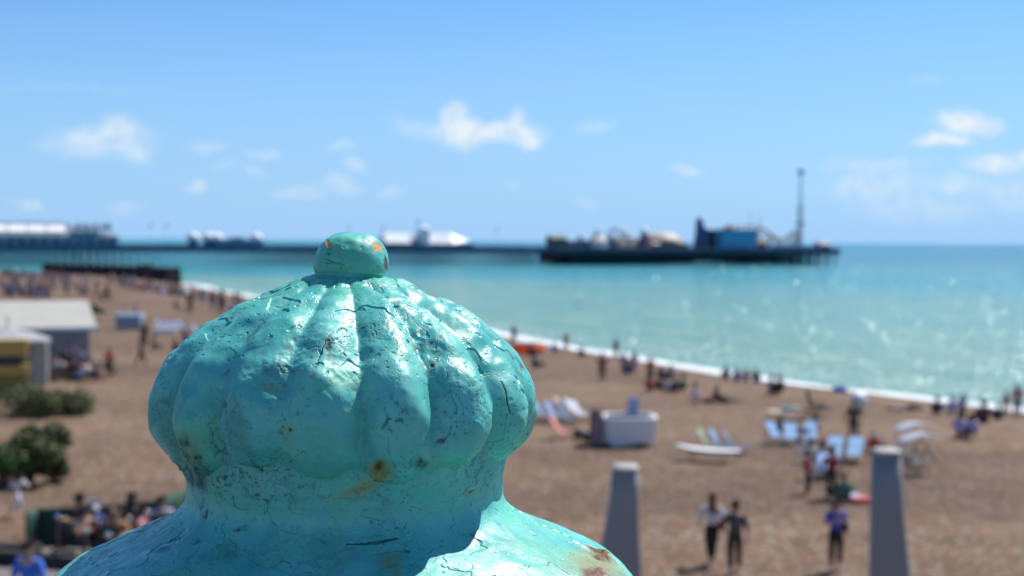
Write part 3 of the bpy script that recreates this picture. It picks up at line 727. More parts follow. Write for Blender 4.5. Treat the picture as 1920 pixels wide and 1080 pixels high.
w = pu(500)[0]-pu(412)[0]; MB().box(0, 0, 1.2, w, 4, 2.4).build('wall', mat('shelter_blue', (.10, .20, .36), .4, .15, .3), o); MB().box(0, 0, 2.55, w+1, 5, .3).box(0, 0, 2.85, w-4, 2, .3).build('roof', mat('shelter_roof', (.30, .36, .44), .5, .1, .3), o)
MB().box(-w*.05, 0, 3.4, 5, 3, .8).build('roof_sign', mat('pinkish_board', (.40, .30, .28), .6, .1, .3), o)
# white pavilion
o, u0 = pthing('white_pavilion', 812, 3, 'long white pier pavilion with a pale sloping roof and a small central tower', 'building')
uL, uR = pu(727)[0]-u0, pu(893)[0]-u0; uM = pu(776)[0]-u0; uN = pu(792)[0]-u0
mb = MB(); mb.box((uL+uR)/2, 5, 1.0, uR-uL, 9, 2.0); mb.build('wall', m_navy, o)
mb = MB(); mb.prism([(uL, 0, 2.0), (uL, 3.4, 6.0), (uL, 6.6, 6.0), (uL, 10, 2.0)], (uM-uL, 0, 0)); mb.prism([(uM, .6, 2.0), (uM, 3.6, 5.3), (uM, 6.4, 5.3), (uM, 9.4, 2.0)], (uN-uM, 0, 0)); mb.prism([(uN, 0, 1.8), (uN, 3.4, 6.3), (uN, 6.6, 6.3), (uN, 10, 1.8)], (uR-9-uN, 0, 0))
vs = [(uR-9, 0, 1.8), (uR-9, 5, 6.4), (uR-9, 10, 1.8)]; mb.prism(vs, (0.01, 0, 0)); a = [mb.bm.verts.new(p) for p in vs]; t_ = mb.bm.verts.new((uR, 5, 3)); mb.bm.faces.new((a[0], a[1], t_)); mb.bm.faces.new((a[1], a[2], t_)); mb.bm.faces.new((a[2], a[0], t_))
mb.build('roof', m_wh, o)
mb = MB(); mb.box((uM+uN)/2, 5, 2.7, uN-uM, 8, 2.4); mb.build('link_wall', m_blg, o)
ut = pu(803)[0]-u0; mb = MB(); mb.box(ut, 2.2, 3.6, 3.6, 3.6, 7.2, bev=.2); mb.lathe([(2.1, 7.2), (1.9, 8.0), (1.0, 8.6), (.2, 9.0)], (ut, 2.2, 0), 12); mb.build('tower', m_wh, o)
MB().cyl((ut-2.6, 4, 4), (ut-2.6, 4, 11.5), .25, .1).box(ut-2.0, 4, 10.8, 1.2, .1, .8).build('flagpole', m_blg2, o)
for i in range(12):
    MB().box(uL+2+(uR-uL-6)*i/11, .42, 1.1, 2.0, .1, 1.4).build('window', m_glassd, o)
# flags on the main deck
f0 = None
FL = {280: 'faded flag on a slim pole, left of the pair between amusement hall and domed kiosks', 310: 'faded flag on a slim pole, right of the pair between amusement hall and domed kiosks', 653: 'faded flag on a slim pole just above the knob of the finial', 716: 'faded flag on a slim pole between the knob and the white pavilion', 930: 'faded flag on a slim pole right of the white pavilion'}
for i, (pxx, v_) in enumerate([(280, 0), (310, 0), (653, 0), (716, 0), (930, 0)]):
    if f0 is None:
        o, u0 = pthing('flagpole', pxx, v_, FL[pxx], 'flagpole', 'flagpoles along the pier'); f0 = o
        MB().cyl((0, 0, 0), (0, 0, 8.6), .07, .04, 6).build('pole', m_pale, o)
        mb = MB(); mb.sheet([[(.05+.9*k/5, .12*math.sin(k*1.3), 7.4+j*.95) for k in range(6)] for j in range(2)]); mb.build('flag', mat('faded_flag', (.45, .22, .22), .8, .1, 1), o, True, .02)
    else:
        c = copy_tree(f0); u0 = pu(pxx)[0]; c.location = (PO.x+u0*CE, PO.y+u0*SE_, DZ+.09); c['label'] = FL[pxx]
# ---- pier head
o, u0 = pthing('dark_green_building', 1052, 2, 'low dark green flat-topped building at the landward corner of the pier head', 'building')
MB().box(0, 3, 2.2, 7.0, 6, 4.4).build('wall', m_grn, o); MB().prism([(-3.8, -.4, 4.3), (-3.8, 3, 5.8), (-3.8, 6.4, 4.3)], (7.6, 0, 0)).build('roof', m_grn, o); MB().box(0, -.06, 1.6, 4, .1, 2).build('window', m_glassd, o)
o, u0 = pthing('low_arcade', 1090, 3, 'long low blue-grey arcade behind the railing of the pier head', 'building')
MB().box(0, 3, 1.6, 24, 6, 3.2).build('wall', m_blg, o); MB().box(0, 3, 3.35, 25, 7, .35).build('roof', m_blg2, o)
for i in range(8): MB().box(-10.5+3*i, -.06, 1.5, 1.8, .1, 1.8).build('window', m_glassd, o)
o, u0 = pthing('dodgem_hall', 1212, 16, 'long grey-blue amusement hall with coloured roof boards behind the small stalls', 'building')
MB().box(0, 3, 2.0, 26, 8, 4.0).build('wall', m_blg, o); MB().prism([(-13.4, -1.4, 3.9), (-13.4, 3, 5.4), (-13.4, 7.4, 3.9)], (26.8, 0, 0)).build('roof', m_blg2, o)
for k, c_ in enumerate(((.42, .10, .08), (.45, .40, .15), (.10, .22, .45), (.5, .5, .48), (.35, .12, .25))): MB().box(-10.4+5.2*k, -1.5, 4.3, 3.6, .2, 1.1).build('roof_board', mat('board_%d' % k, c_, .6, .1, .4), o)
o, u0 = pthing('carousel', 1140, 12, 'small carousel with a pointed pale roof on the pier head', 'ride')
MB().lathe([(3.0, 0), (3.0, .5), (0, .5)], (0, 0, 0), 14).build('platform', m_red, o); MB().lathe([(3.4, 3.4), (3.3, 4.0), (1.6, 5.4), (.15, 7.0), (0, 7.2)], (0, 0, 0), 14).build('roof', m_cream, o)
for k in range(7): MB().cyl((2.6*math.cos(k*.9), 2.6*math.sin(k*.9), .4), (2.6*math.cos(k*.9), 2.6*math.sin(k*.9), 3.6), .14).build('pole', m_tan, o)
o, u0 = pthing('white_ball_kiosk', 1098, 5, 'small kiosk topped with a white ball on the pier head', 'kiosk')
MB().box(0, 0, 1.9, 3, 3, 3.8).build('wall', m_blg, o); MB().sph((0, 0, 5.0), 1.35).build('ball', m_wh, o, True)
o, u0 = pthing('white_stall', 1124, -1, 'white square stall with a hipped roof and small ball finial on the pier head', 'stall')
MB().box(0, 2, 1.8, 6.4, 5, 3.6, bev=.15).build('wall', m_wh, o); MB().lathe([(4.4, 3.6), (2.2, 5.0), (.7, 5.3), (.7, 6.8)], (-.6, 2, 0), 8).build('roof', m_cream, o); rf_ = [q for q in o.children if q.name.startswith('roof')][0]; MB().sph((-.6, 2, 7.6), 1.1).build('ball', m_wh, rf_, True)
o, u0 = pthing('dark_blue_kiosk', 1151, 2, 'small dark blue pointed kiosk between two white stalls on the pier head', 'kiosk')
MB().lathe([(1.7, 0), (1.7, 3.0), (2.1, 3.1), (.9, 4.8), (.1, 6.0), (0, 6)], (0, 0, 0), 8).build('body', m_navy, o)
s0 = None
for pxx, lab in ((1165, 'cream hexagonal stall, left of two small stalls on the pier head'), (1183, 'cream hexagonal stall with yellow trim, right of two on the pier head')):
    if s0 is None:
        o, u0 = pthing('round_stall', pxx, 0, lab, 'stall', 'small round stalls on the pier head'); s0 = o
        MB().lathe([(1.5, 0), (1.5, 2.4), (0, 2.5)], (0, 0, 0), 6).build('wall', m_cream, o); MB().lathe([(2.0, 2.4), (1.2, 3.5), (0, 4.0)], (0, 0, 0), 6).build('roof', mat('ochre_trim', (.45, .38, .16), .6, .1, .5), o)
    else:
        c = copy_tree(s0); u0 = pu(pxx)[0]; c.location = (PO.x+u0*CE, PO.y+u0*SE_, DZ+.09); c['label'] = lab
o, u0 = pthing('ball_tower', 1188, 8, 'thin tower carrying a pale ball behind the small stalls', 'tower')
MB().cyl((0, 0, 0), (0, 0, 5.8), .9, .6, 8).build('shaft', m_pale, o); MB().sph((0, 0, 6.9), 1.5).build('ball', m_wh, o, True)
o, u0 = pthing('fairground_wheel', 1196, 22, 'small dark fairground wheel with gondolas on the pier head', 'ride')
mb = MB(); cz = 5.5
for rr in (3.6, 3.2): mb.tube([(rr*math.cos(t), 0, cz+rr*math.sin(t)) for t in np.linspace(0, 2*PI, 25)], .14, 5)
for k in range(10): t = 2*PI*k/10; mb.cyl((0, 0, cz), (3.6*math.cos(t), 0, cz+3.6*math.sin(t)), .08, .08, 5)
mb.build('wheel', m_blg2, o); MB().cyl((-2.2, -.6, 0), (0, -.6, cz), .2).cyl((2.2, -.6, 0), (0, -.6, cz), .2).build('support', m_blg2, o)
for k in range(10): t = 2*PI*k/10+.3; MB().sph((3.6*math.cos(t), 0, cz+3.6*math.sin(t)-.5), .55, seg=8, rings=6).build('gondola', m_navy, o)
o, u0 = pthing('helter_skelter', 1212, 2, 'lilac-blue helter skelter tower with a white cap and spiral slide', 'ride')
MB().lathe([(2.4, 0), (1.5, 6.2), (1.8, 6.3), (1.8, 6.6)], (0, 0, 0), 16).build('tower', mat('lilac_paint', (.16, .20, .42), .6, .1, .3), o, True)
MB().lathe([(1.9, 6.6), (1.9, 7.6), (1.3, 8.6), (.1, 9.6), (0, 9.6)], (0, 0, 0), 14).build('cap', m_wh, o, True)
MB().tube([((2.9-.9*k/60)*math.cos(k*.35), (2.9-.9*k/60)*math.sin(k*.35), .4+5.4*k/60) for k in range(61)], .32, 6).build('slide', m_red, o, True)
o, u0 = pthing('red_booth', 1222, -3, 'little red booth by the pier head railing', 'booth'); MB().box(0, 0, 1.2, 3, 2, 2.4, bev=.1).build('wall', m_red, o); MB().prism([(-1.7, -1.2, 2.4), (-1.7, 0, 3.0), (-1.7, 1.2, 2.4)], (3.4, 0, 0)).build('roof', m_cream, o)
o, u0 = pthing('domed_arcade', 1266, 4, 'large beige dome of the pier head arcade with a dark green front', 'building')
hw = (pu(1303)[0]-pu(1232)[0])/2
MB().lathe([(hw, 0), (hw, 2.8), (hw*.98, 3.6), (hw*.86, 5.0), (hw*.62, 6.4), (hw*.34, 7.2), (0, 7.5)], (0, 8, 0), 28).build('dome', mat('beige_dome', (.46, .38, .31), .6, .1, .15), o, True)
MB().box(-hw*.42, 8-hw-.6, 1.4, hw*1.15, 1.6, 2.8).build('front', m_grn, o); MB().box(-hw*.3, 8-hw-.3, 3.3, hw*.6, 1.2, 1.0).build('sign_board', mat('orange_board', (.50, .24, .10), .6, .1, .3), o)
MB().box(hw*.5, 8-hw+.2, 1.2, hw*.7, 1.4, 2.4).build('porch', m_brown, o)
# haunted house with a pointed end
o, u0 = pthing('ghost_house', 1318, 0, 'dark blue ghost-train house with a tall pointed gable and a maroon side', 'building')
z = lambda py, px=1318: pz(px, py)-DZ-.09
U = lambda px: pu(px)[0]-u0
MB().prism([(U(1303), 0, 0), (U(1307), 0, z(440)), (U(1309), 0, z(414)), (U(1312), 0, z(408)), (U(1316), 0, z(412)), (U(1319), 0, z(424)), (U(1327), 0, z(432)), (U(1329), 0, 0)], (0, 2.5, 0)).build('gable', mat('dark_blue_boards', (.05, .085, .20), .6, .25, .25), o)
MB().prism([(U(1327), 1, 0), (U(1327), 1, z(433)), (U(1340), 1, z(433)), (U(1340), 1, 0)], (0, 5, 0)).build('side_wall', mat('maroon_boards', (.09, .03, .03), .6, .2, .3), o)
MB().box(U(1316), -.1, 2, 2.2, .2, 3).build('door', m_glassd, o); MB().sph((U(1313), 1, z(430)), .7, (1, .3, 1)).build('round_window', m_pale, o)
o, u0 = pthing('blue_ride_hall', 1378, -3, 'plain sky-blue box-shaped ride hall, the largest block on the pier head', 'building')
hw = (pu(1413)[0]-pu(1343)[0])/2; hh = pz(1378, 432)-DZ
MB().box(0, 9, hh/2, hw*2, 18, hh).build('wall', m_bluebox, o); MB().box(0, 9, hh+.12, hw*2+.4, 18.4, .25).build('roof', m_navy, o)
MB().lathe([(3.2, 0), (2.4, 1.0), (1.0, 1.9), (.3, 2.6), (0, 2.7)], (0, 8, hh+.2), 10).build('turret', m_brown, o)
MB().box(-hw*.96, -.05, hh/2, .5, .2, hh).build('corner_trim', m_navy, o); MB().box(0, -.04, .5, hw*1.8, .15, .7).build('plinth', m_navy, o)
# roller coaster
o, u0 = pthing('roller_coaster', 1455, 6, 'tan steel roller coaster with a high drop and low humps on the pier head', 'roller coaster')
def zz(py, px): return pz(px, py)-DZ-.09
path = [(1392, 425), (1405, 423), (1418, 422), (1430, 422), (1441, 424), (1450, 430), (1458, 438), (1466, 446), (1474, 449), (1482, 445), (1490, 438), (1498, 434), (1506, 434), (1513, 440), (1516, 448)]
P3 = [(pu(a)[0]-u0, 3*math.sin(i*.5), zz(b, a)) for i, (a, b) in enumerate(path)]
ret = [(pu(a)[0]-u0, 12+2*math.sin(i), zz(b, a)) for i, (a, b) in enumerate([(1516, 448), (1505, 452), (1488, 442), (1470, 452), (1450, 440), (1435, 448), (1415, 432), (1398, 436), (1392, 425)])]
mb = MB()
for dv in (-.6, .6): mb.tube([(a, b+dv, c) for a, b, c in P3], .40, 6); mb.tube([(a, b+dv, c) for a, b, c in ret], .24, 6)
mb.build('track', m_tan, o, True)
for a, b, c in P3[::1]+ret[1:-1]:
    mb = MB(); mb.cyl((a-.9, b, 0), (a, b, c), .24, .2, 6); mb.cyl((a+.9, b, 0), (a, b, c), .24, .2, 6); mb.cyl((a-.6, b, c*.4), (a+.6, b, c*.45), .1, .1, 5)
    if c > 4: mb.cyl((a-.9, b, 0), (a+2.0, b, c*.7), .1, .1, 5)
    mb.build('support', m_tan, o)
o, u0 = pthing('brown_hut', 1424, -2, 'brown boarded hut under the roller coaster drop', 'hut'); MB().box(0, 1.5, 1.7, 4.6, 3, 3.4).build('wall', m_brown, o); MB().prism([(-2.6, -.3, 3.3), (-2.6, 1.5, 4.6), (-2.6, 3.3, 3.3)], (5.2, 0, 0)).build('roof', m_brown, o)
for pxx, top, lab in ((1428, 400, 'taller thin pale mast rising from the roller coaster'), (1446, 410, 'shorter thin pale mast beside the roller coaster')):
    o, u0 = pthing('mast', pxx, 10, lab, 'mast', 'masts by the roller coaster'); hT = pz(pxx, top)-DZ; MB().cyl((0, 0, 0), (0, 0, hT), .28, .12, 8).build('pole', m_pale, o); MB().sph((0, 0, hT), .45).cyl((-1, 0, hT-1.2), (1, 0, hT-1.2), .09, .09, 5).build('head', m_pale, o)
o, u0 = pthing('white_fence', 1482, -4.6, 'long pale blue hoarding along the seaward end of the pier head', 'fence'); w = pu(1530)[0]-pu(1432)[0]; MB().box(0, 0, .95, w, .2, 1.7).build('panel', mat('pale_blue_hoarding', (.20, .30, .46), .6, .12, .3), o)
mb = MB()
for k in range(12): mb.box(-w/2+w*k/11, -.14, 1.0, .25, .1, 2.0)
mb.build('post_row', m_blg, o)
# tower ride
o, u0 = pthing('tower_ride', 1508.5, 4, 'very tall slim tower ride with a round head, the highest thing on the pier', 'ride')
hT = pz(1508, 322)-DZ; hM = pz(1508, 380)-DZ
mb = MB()
for a in (-1, 1):
    for b in (-1, 1): mb.cyl((a*.75, b*.75, 0), (a*.6, b*.6, hM), .22, .2, 6)
k = 0.0
while k < hM-2: mb.cyl((-.95, -.95, k), (.95, -.95, k+2), .13, .13, 5); mb.cyl((-.95, .95, k+2), (.95, .95, k), .13, .13, 5); mb.cyl((-.95, -.95, k), (-.95, .95, k+2), .13, .13, 5); k += 2
mb.build('lower_mast', mat('grey_lattice', (.42, .47, .50), .5, .1, .4), o)
MB().cyl((0, 0, hM-.5), (0, 0, hT), .48, .4, 10).build('upper_mast', mat('haze_blue_mast', (.36, .60, .85), .5, .08, .3), o)  # distance haze put into the upper mast's light blue
MB().lathe([(0, -1.6), (1.0, -1.2), (1.4, -.5), (1.4, .5), (1.0, 1.2), (0, 1.6)], (0, 0, hT), 12).build('head', mat('head_blue', (.16, .32, .50), .5, .1, .4), o, True)
MB().box(0, 0, 1.0, 5, 5, 1.2).box(0, 0, 12, 3.2, 3.2, 1.0).build('base', m_tan, o)
o, u0 = pthing('end_hut', 1541, -2, 'dark purple-blue hut at the very end of the pier', 'hut'); MB().box(0, 2, 1.3, 5.2, 5, 2.6).build('wall', m_navy, o); MB().prism([(-3, -1, 2.5), (-3, 2, 4.0), (-3, 5, 2.5)], (6, 0, 0)).build('roof', mat('purple_roof', (.07, .05, .15), .6, .1, .3), o)
# boat far away on the horizon
p = GS(1887, 463); p = Vector((p.x*1.0, p.y, 0))
o = empty('far_boat', p, .3, 'tiny dark boat far off near the horizon', 'boat')
MB().prism([(-6, -1.6, .1), (-5, -1.6, 1.6), (7.5, -1.6, 2.0), (6, -1.6, .1)], (0, 3.2, 0)).build('hull', m_navy, o); MB().box(-1, 0, 2.6, 5, 2.4, 2.0, bev=.2).build('cabin', m_pale, o)

# ------------------------------------------------------------------ groyne
m_gro = mat('groyne_concrete', (0.045, 0.042, 0.040), 0.9, 0.35, 0.5, bump=.4)
ga, gb = Vector((-73.5, 306, 0)), Vector((-114, 346, 0)); dd = (gb-ga); L = dd.length; an = math.atan2(dd.y, dd.x)
o = empty('groyne', ga, an, 'dark weathered groyne wall jutting into the sea at the end of the beach', 'groyne')
mb = MB(); mb.prism([(0, -2.2, -2), (0, -1.5, 3.6), (0, 1.5, 3.6), (0, 2.2, -2)], (L, 0, 0)); mb.build('wall', m_gro, o)
mb = MB()
for k in range(24): mb.box(L*k/23.5+.3, 1.95, 1.3, .5, .5, 4.6, rx=.09); 
mb.build('buttress', m_gro, o)
MB().box(12, 0, 3.6, 3.2, 2.0, .9, bev=.2).build('block', m_gro, o)
o = empty('groyne_marker', ga.lerp(gb, .72), 0, 'dark marker post on top of the groyne', 'post'); o.location.z = 3.55
MB().cyl((0, 0, 0), (0, 0, 2.0), .28, .2, 8).lathe([(.9, 1.6), (.5, 2.6), (0, 3.2)], (0, 0, 0), 8).build('shaft', m_gro, o)

# ------------------------------------------------------------------ the cream-roofed building and the yellow kiosk (left)
pB = G(178, 678); Yb = pB.y
xr = pB.x; zE = at_y(178, 611, Yb).z
BA = R(21)
o = empty('beach_building', (xr-9*math.cos(BA), Yb-9*math.sin(BA), pB.z), BA, 'long grey-walled beach building with a pale cream low-pitched roof', 'building')
hE = zE-pB.z; zT = at_y(160, 563, Yb+7).z-pB.z
MB().box(0, 3.8, hE/2-.4, 17.4, 7, hE+.8).build('wall', mat('grey_blue_render', (.27, .29, .31), .8, .08, .5), o)
ridge = zT; mb = MB(); mb.prism([(-9.2, -.35, hE-.05), (-9.2, 7.2, ridge), (-9.2, 7.5, ridge), (-9.2, 7.5, ridge-.25), (-9.2, -.35, hE-.25)], (18.3, 0, 0)); mb.build('roof', mat('cream_roof_sheet', (.37, .355, .31), .7, .06, .8), o)
MB().box(0, -.42, hE-.18, 18.4, .12, .2).build('gutter', m_pale, o)
for k in range(3): MB().box(-2+3.4*k, .27, hE*.45, 1.1, .1, hE*.5).build('window', m_glassd, o)
# kiosk
pK = G(30, 748); Yk = pK.y; sc = Yk/FPX
o = empty('yellow_kiosk', pK, 0, 'yellow beach kiosk with a dark serving hatch and a pale many-sided tent roof', 'kiosk')
zk = lambda py, px=30: at_y(px, py, Yk).z-pK.z; xk = lambda px: at_y(px, 700, Yk).x-pK.x
m_yel = mat('yellow_boards', (.50, .33, .07), .6, .08, 1.0)
m_yd = mat('shaded_yellow_boards', (.22, .19, .05), .7, .12, 1.0)  # darker copy of the yellow: shade on the lower panel is in the colour
xL, xR = xk(-40), xk(51)
MB().box((xL+xR)/2, 1.6, (zk(667)+zk(637))/2, xR-xL, 3.2, zk(637)-zk(667)).build('upper_panel', m_yel, o)
MB().box((xL+xR)/2-.15, 1.75, (zk(685)+zk(667))/2, xR-xL-.3, 2.9, zk(667)-zk(685)).build('hatch', m_glassd, o)
MB().box(xR-.07, .12, (zk(685)+zk(667))/2, .14, .2, zk(667)-zk(685)).build('post', m_yel, o)
MB().box((xL+xR)/2, 1.55, (zk(702)+zk(685))/2, xR-xL+.1, 3.3, zk(685)-zk(702)).build('counter', m_yel, o)
MB().box((xL+xR)/2, 1.65, zk(702)/2, xR-xL, 3.1, zk(702)).build('lower_panel', m_yd, o)
MB().box((xR+xk(84))/2+.03, 2.6, (zk(645)+zk(728))/2, xk(84)-xR, 2.6, zk(645)-zk(728)).build('side_wall', mat('pale_grey_wall', (.36, .35, .34), .8, .08, 1.0), o)
zt, zb = zk(616), zk(641); hwk = xk(92)-xk(12)
mb = MB(); mb.lathe([(hwk, zb-.16), (hwk, zb), (hwk*.55, zb+(zt-zb)*.52), (hwk*.12, zt-.1), (.04, zt), (.04, zt+.5), (0, zt+.5)], (xk(12), 2.4, 0), 10); mb.build('tent_roof', mat('grey_white_canvas', (.31, .31, .315), .8, .06, 1.0), o)
KA = R(17); o.rotation_euler.z = KA; o.location = Vector(o.location)+Vector((xR-xR*math.cos(KA), -xR*math.sin(KA), 0))
# posts standing just beyond the railing
m_post = mat('grey_concrete', (0.25, 0.245, 0.24), 0.75, 0.08, 1.2)
m_cap = mat('sunlit_cap', (0.36, 0.345, 0.32), 0.6, 0.08, 2.0)  # sunlight on the post tops put into a lighter colour than the shaft
def obelisk(label, Yp, prof_px, ytop, ybase_extra, depth):
    """prof_px: rows of (py, left px, right px)"""
    y0_, l0, r0 = prof_px[0]; c0 = at_y((l0+r0)/2, y0_, Yp); gz = float(terr(c0.x, Yp))
    o = empty('concrete_post', (c0.x, Yp, gz), 0, label, 'post', 'grey concrete posts beyond the railing')
    rows = []
    for (py, l, r) in prof_px:
        a = at_y(l, py, Yp); b = at_y(r, py, Yp); rows.append((a.z-gz, a.x-c0.x, b.x-c0.x))
    # carry the taper on down to the ground
    z1, a1, b1 = rows[-1]; z0, a0, b0 = rows[-2]
    ka, kb = (a1-a0)/(z1-z0), (b1-b0)/(z1-z0)
    rows.append((-.3, a1+ka*(-.3-z1)*.6, b1+kb*(-.3-z1)*.6))
    mb = MB(); rings = []
    for (zq, a, b) in rows:
        w = b-a; hx = w/2; cx = (a+b)/2; dq = depth*(0.8+.2*w/(rows[0][2]-rows[0][1])); n = 28; rg = []
        for k in range(n):
            t = 2*PI*k/n; cs, sn = math.cos(t), math.sin(t); e = .42
            rg.append(mb.bm.verts.new((cx+hx*abs(cs)**e*(1 if cs > 0 else -1), dq*abs(sn)**e*(1 if sn > 0 else -1), zq)))
        rings.append(rg)
    for A_, B_ in zip(rings, rings[1:]):
        for k in range(n): mb.bm.faces.new((A_[k], A_[(k+1) % n], B_[(k+1) % n], B_[k]))
    mb.bm.faces.new(rings[0]); mb.bm.faces.new(rings[-1]); mb.build('shaft', m_post, o, True)
    zq, a, b = rows[0]; hx = (b-a)/2; cx = (a+b)/2; mb = MB()
    hc = (hx)*.42
    for j in range(5):
        f = [1.03, 1.02, .97, .78, .0][j]; zz_ = zq+[0.002, hc*.45, hc*.75, hc*.95, hc][j]
        if f == 0: top_ = mb.bm.verts.new((cx, 0, zz_)); [mb.bm.faces.new((pr_[k], pr_[(k+1) % n], top_)) for k in range(n)]
        else:
            rg = [mb.bm.verts.new((cx+f*hx*abs(math.cos(2*PI*k/n))**.5*(1 if math.cos(2*PI*k/n) > 0 else -1), f*depth*abs(math.sin(2*PI*k/n))**.5*(1 if math.sin(2*PI*k/n) > 0 else -1), zz_)) for k in range(n)]
            if j: [mb.bm.faces.new((pr_[k], pr_[(k+1) % n], rg[(k+1) % n], rg[k])) for k in range(n)]
            else: mb.bm.faces.new(rg)
            pr_ = rg
    mb.build('cap', m_cap, o, True)
obelisk('grey concrete post with a sunlit-pale domed cap, flaring out at its left side', 15.0, [(881, 1149, 1197), (930, 1144, 1197), (980, 1136, 1198), (1040, 1124, 1201), (1080, 1114, 1204)], 881, 0, .16)
obelisk('tall straight grey concrete post with a sunlit-pale cap, right of the strolling people', 15.5, [(851, 1638, 1687), (950, 1635, 1690), (1020, 1634, 1697), (1080, 1633, 1703)], 851, 0, .16)
# ------------------------------------------------------------------ people
def skin_mesh(verts, edges, root=0, sub=1):
    """verts: (x, y, z, radius); grows one continuous smooth surface"""
    bm = bmesh.new(); lay = bm.verts.layers.skin.verify()
    vs = [bm.verts.new(v[:3]) for v in verts]
    for v, q in zip(vs, verts): v[lay].radius = (q[3], q[3] if len(q) < 5 else q[4])
    vs[root][lay].use_root = True
    for a, b in edges: bm.edges.new((vs[a], vs[b]))
    me = bpy.data.meshes.new('tmp'); bm.to_mesh(me); bm.free()
    o = bpy.data.objects.new('tmp', me); COL.objects.link(o)
    s = o.modifiers.new('s', 'SKIN'); s.use_smooth_shade = True; s.branch_smoothing = 0.6
    q = o.modifiers.new('q', 'SUBSURF'); q.levels = sub; q.render_levels = sub
    dg = bpy.context.evaluated_depsgraph_get(); dg.update()
    out = bpy.data.meshes.new_from_object(o.evaluated_get(dg))
    bpy.data.objects.remove(o); bpy.data.meshes.remove(me)
    for p in out.polygons: p.use_smooth = True
    return out
def pose_joints(kind):
    J = dict(pel=(0, 0, .94), wai=(0, .01, 1.08), che=(0, .01, 1.28), neb=(0, .01, 1.44), nek=(0, 0, 1.50), hea=(0, -.01, 1.585), het=(0, 0, 1.665),
             shL=(-.17, .01, 1.40), elL=(-.24, .03, 1.13), wrL=(-.25, -.04, .90), shR=(.17, .01, 1.40), elR=(.24, .03, 1.13), wrR=(.25, -.04, .90),
             hiL=(-.09, 0, .90), knL=(-.10, -.02, .50), anL=(-.10, .02, .09), toL=(-.11, -.13, .04), hiR=(.09, 0, .90), knR=(.10, -.02, .50), anR=(.10, .02, .09), toR=(.11, -.13, .04))
    if kind == 'walk':
        J.update(knL=(-.09, -.16, .52), anL=(-.09, -.22, .10), toL=(-.10, -.37, .07), knR=(.09, .06, .50), anR=(.09, .30, .16), toR=(.10, .18, .06),
                 elL=(-.24, .12, 1.15), wrL=(-.25, .16, .92), elR=(.24, -.04, 1.14), wrR=(.22, -.22, .98))
    if kind == 'phone':
        J.update(elL=(-.25, -.02, 1.14), wrL=(-.08, -.22, 1.22), elR=(.25, -.02, 1.14), wrR=(.07, -.22, 1.22), hea=(0, -.03, 1.57), het=(0, -.04, 1.65))
    if kind == 'stride':
        J.update(knL=(-.1, -.22, .55), anL=(-.1, -.12, .2), toL=(-.1, -.24, .12), knR=(.09, .08, .5), anR=(.09, .34, .2), toR=(.10, .3, .06), che=(0, -.10, 1.24), neb=(0, -.14, 1.39),
                 nek=(0, -.17, 1.45), hea=(0, -.20, 1.53), het=(0, -.2, 1.61), shL=(-.17, -.13, 1.35), shR=(.17, -.13, 1.35), elL=(-.26, .06, 1.2), wrL=(-.24, .2, 1.05), elR=(.24, -.28, 1.12), wrR=(.2, -.42, 1.2))
    if kind in ('sit', 'sitlong'):
        D = dict(pel=(0, .05, .12), wai=(0, .10, .26), che=(0, .10, .46), neb=(0, .06, .62), nek=(0, .04, .68), hea=(0, .01, .765), het=(0, .02, .845),
                 shL=(-.17, .08, .58), elL=(-.24, -.02, .34), wrL=(-.14, -.24, .36), shR=(.17, .08, .58), elR=(.24, -.02, .34), wrR=(.14, -.24, .36),
                 hiL=(-.09, 0, .12), knL=(-.13, -.36, .42), anL=(-.12, -.52, .08), toL=(-.13, -.68, .05), hiR=(.09, 0, .12), knR=(.13, -.34, .42), anR=(.12, -.50, .08), toR=(.13, -.66, .05)); J.update(D)
        if kind == 'sitlong': J.update(pel=(0, .05, .11), che=(0, .20, .44), neb=(0, .22, .60), nek=(0, .21, .66), hea=(0, .19, .745), het=(0, .20, .825), shL=(-.17, .22, .56), shR=(.17, .22, .56), elL=(-.24, .34, .30), wrL=(-.22, .42, .06),
                 elR=(.24, .34, .30), wrR=(.22, .42, .06), knL=(-.12, -.44, .20), anL=(-.13, -.86, .07), toL=(-.15, -.92, .20), knR=(.12, -.42, .16), anR=(.13, -.85, .07), toR=(.15, -.91, .20))
    if kind == 'lie':
        for k, (x, y, z) in list(J.items()): J[k] = (x, z-.85, .11+(.02 if k in ('che', 'pel') else 0)-y*.3)
        J.update(elL=(-.32, .25, .10), wrL=(-.30, .02, .06), elR=(.30, .62, .10), wrR=(.12, .80, .14), knR=(.12, -.38, .30), anR=(.11, -.62, .07))
    if kind == 'chair':
        J.update(pel=(0, .05, .50), wai=(0, .10, .64), che=(0, .09, .84), neb=(0, .06, 1.0), nek=(0, .04, 1.06), hea=(0, .01, 1.145), het=(0, .02, 1.225), shL=(-.17, .07, .96), elL=(-.25, -.02, .72), wrL=(-.14, -.26, .74),
                 shR=(.17, .07, .96), elR=(.25, -.02, .72), wrR=(.14, -.26, .74), hiL=(-.09, 0, .48), knL=(-.12, -.40, .50), anL=(-.12, -.42, .09), toL=(-.13, -.57, .04), hiR=(.09, 0, .48), knR=(.12, -.40, .50), anR=(.12, -.42, .09), toR=(.13, -.57, .04))
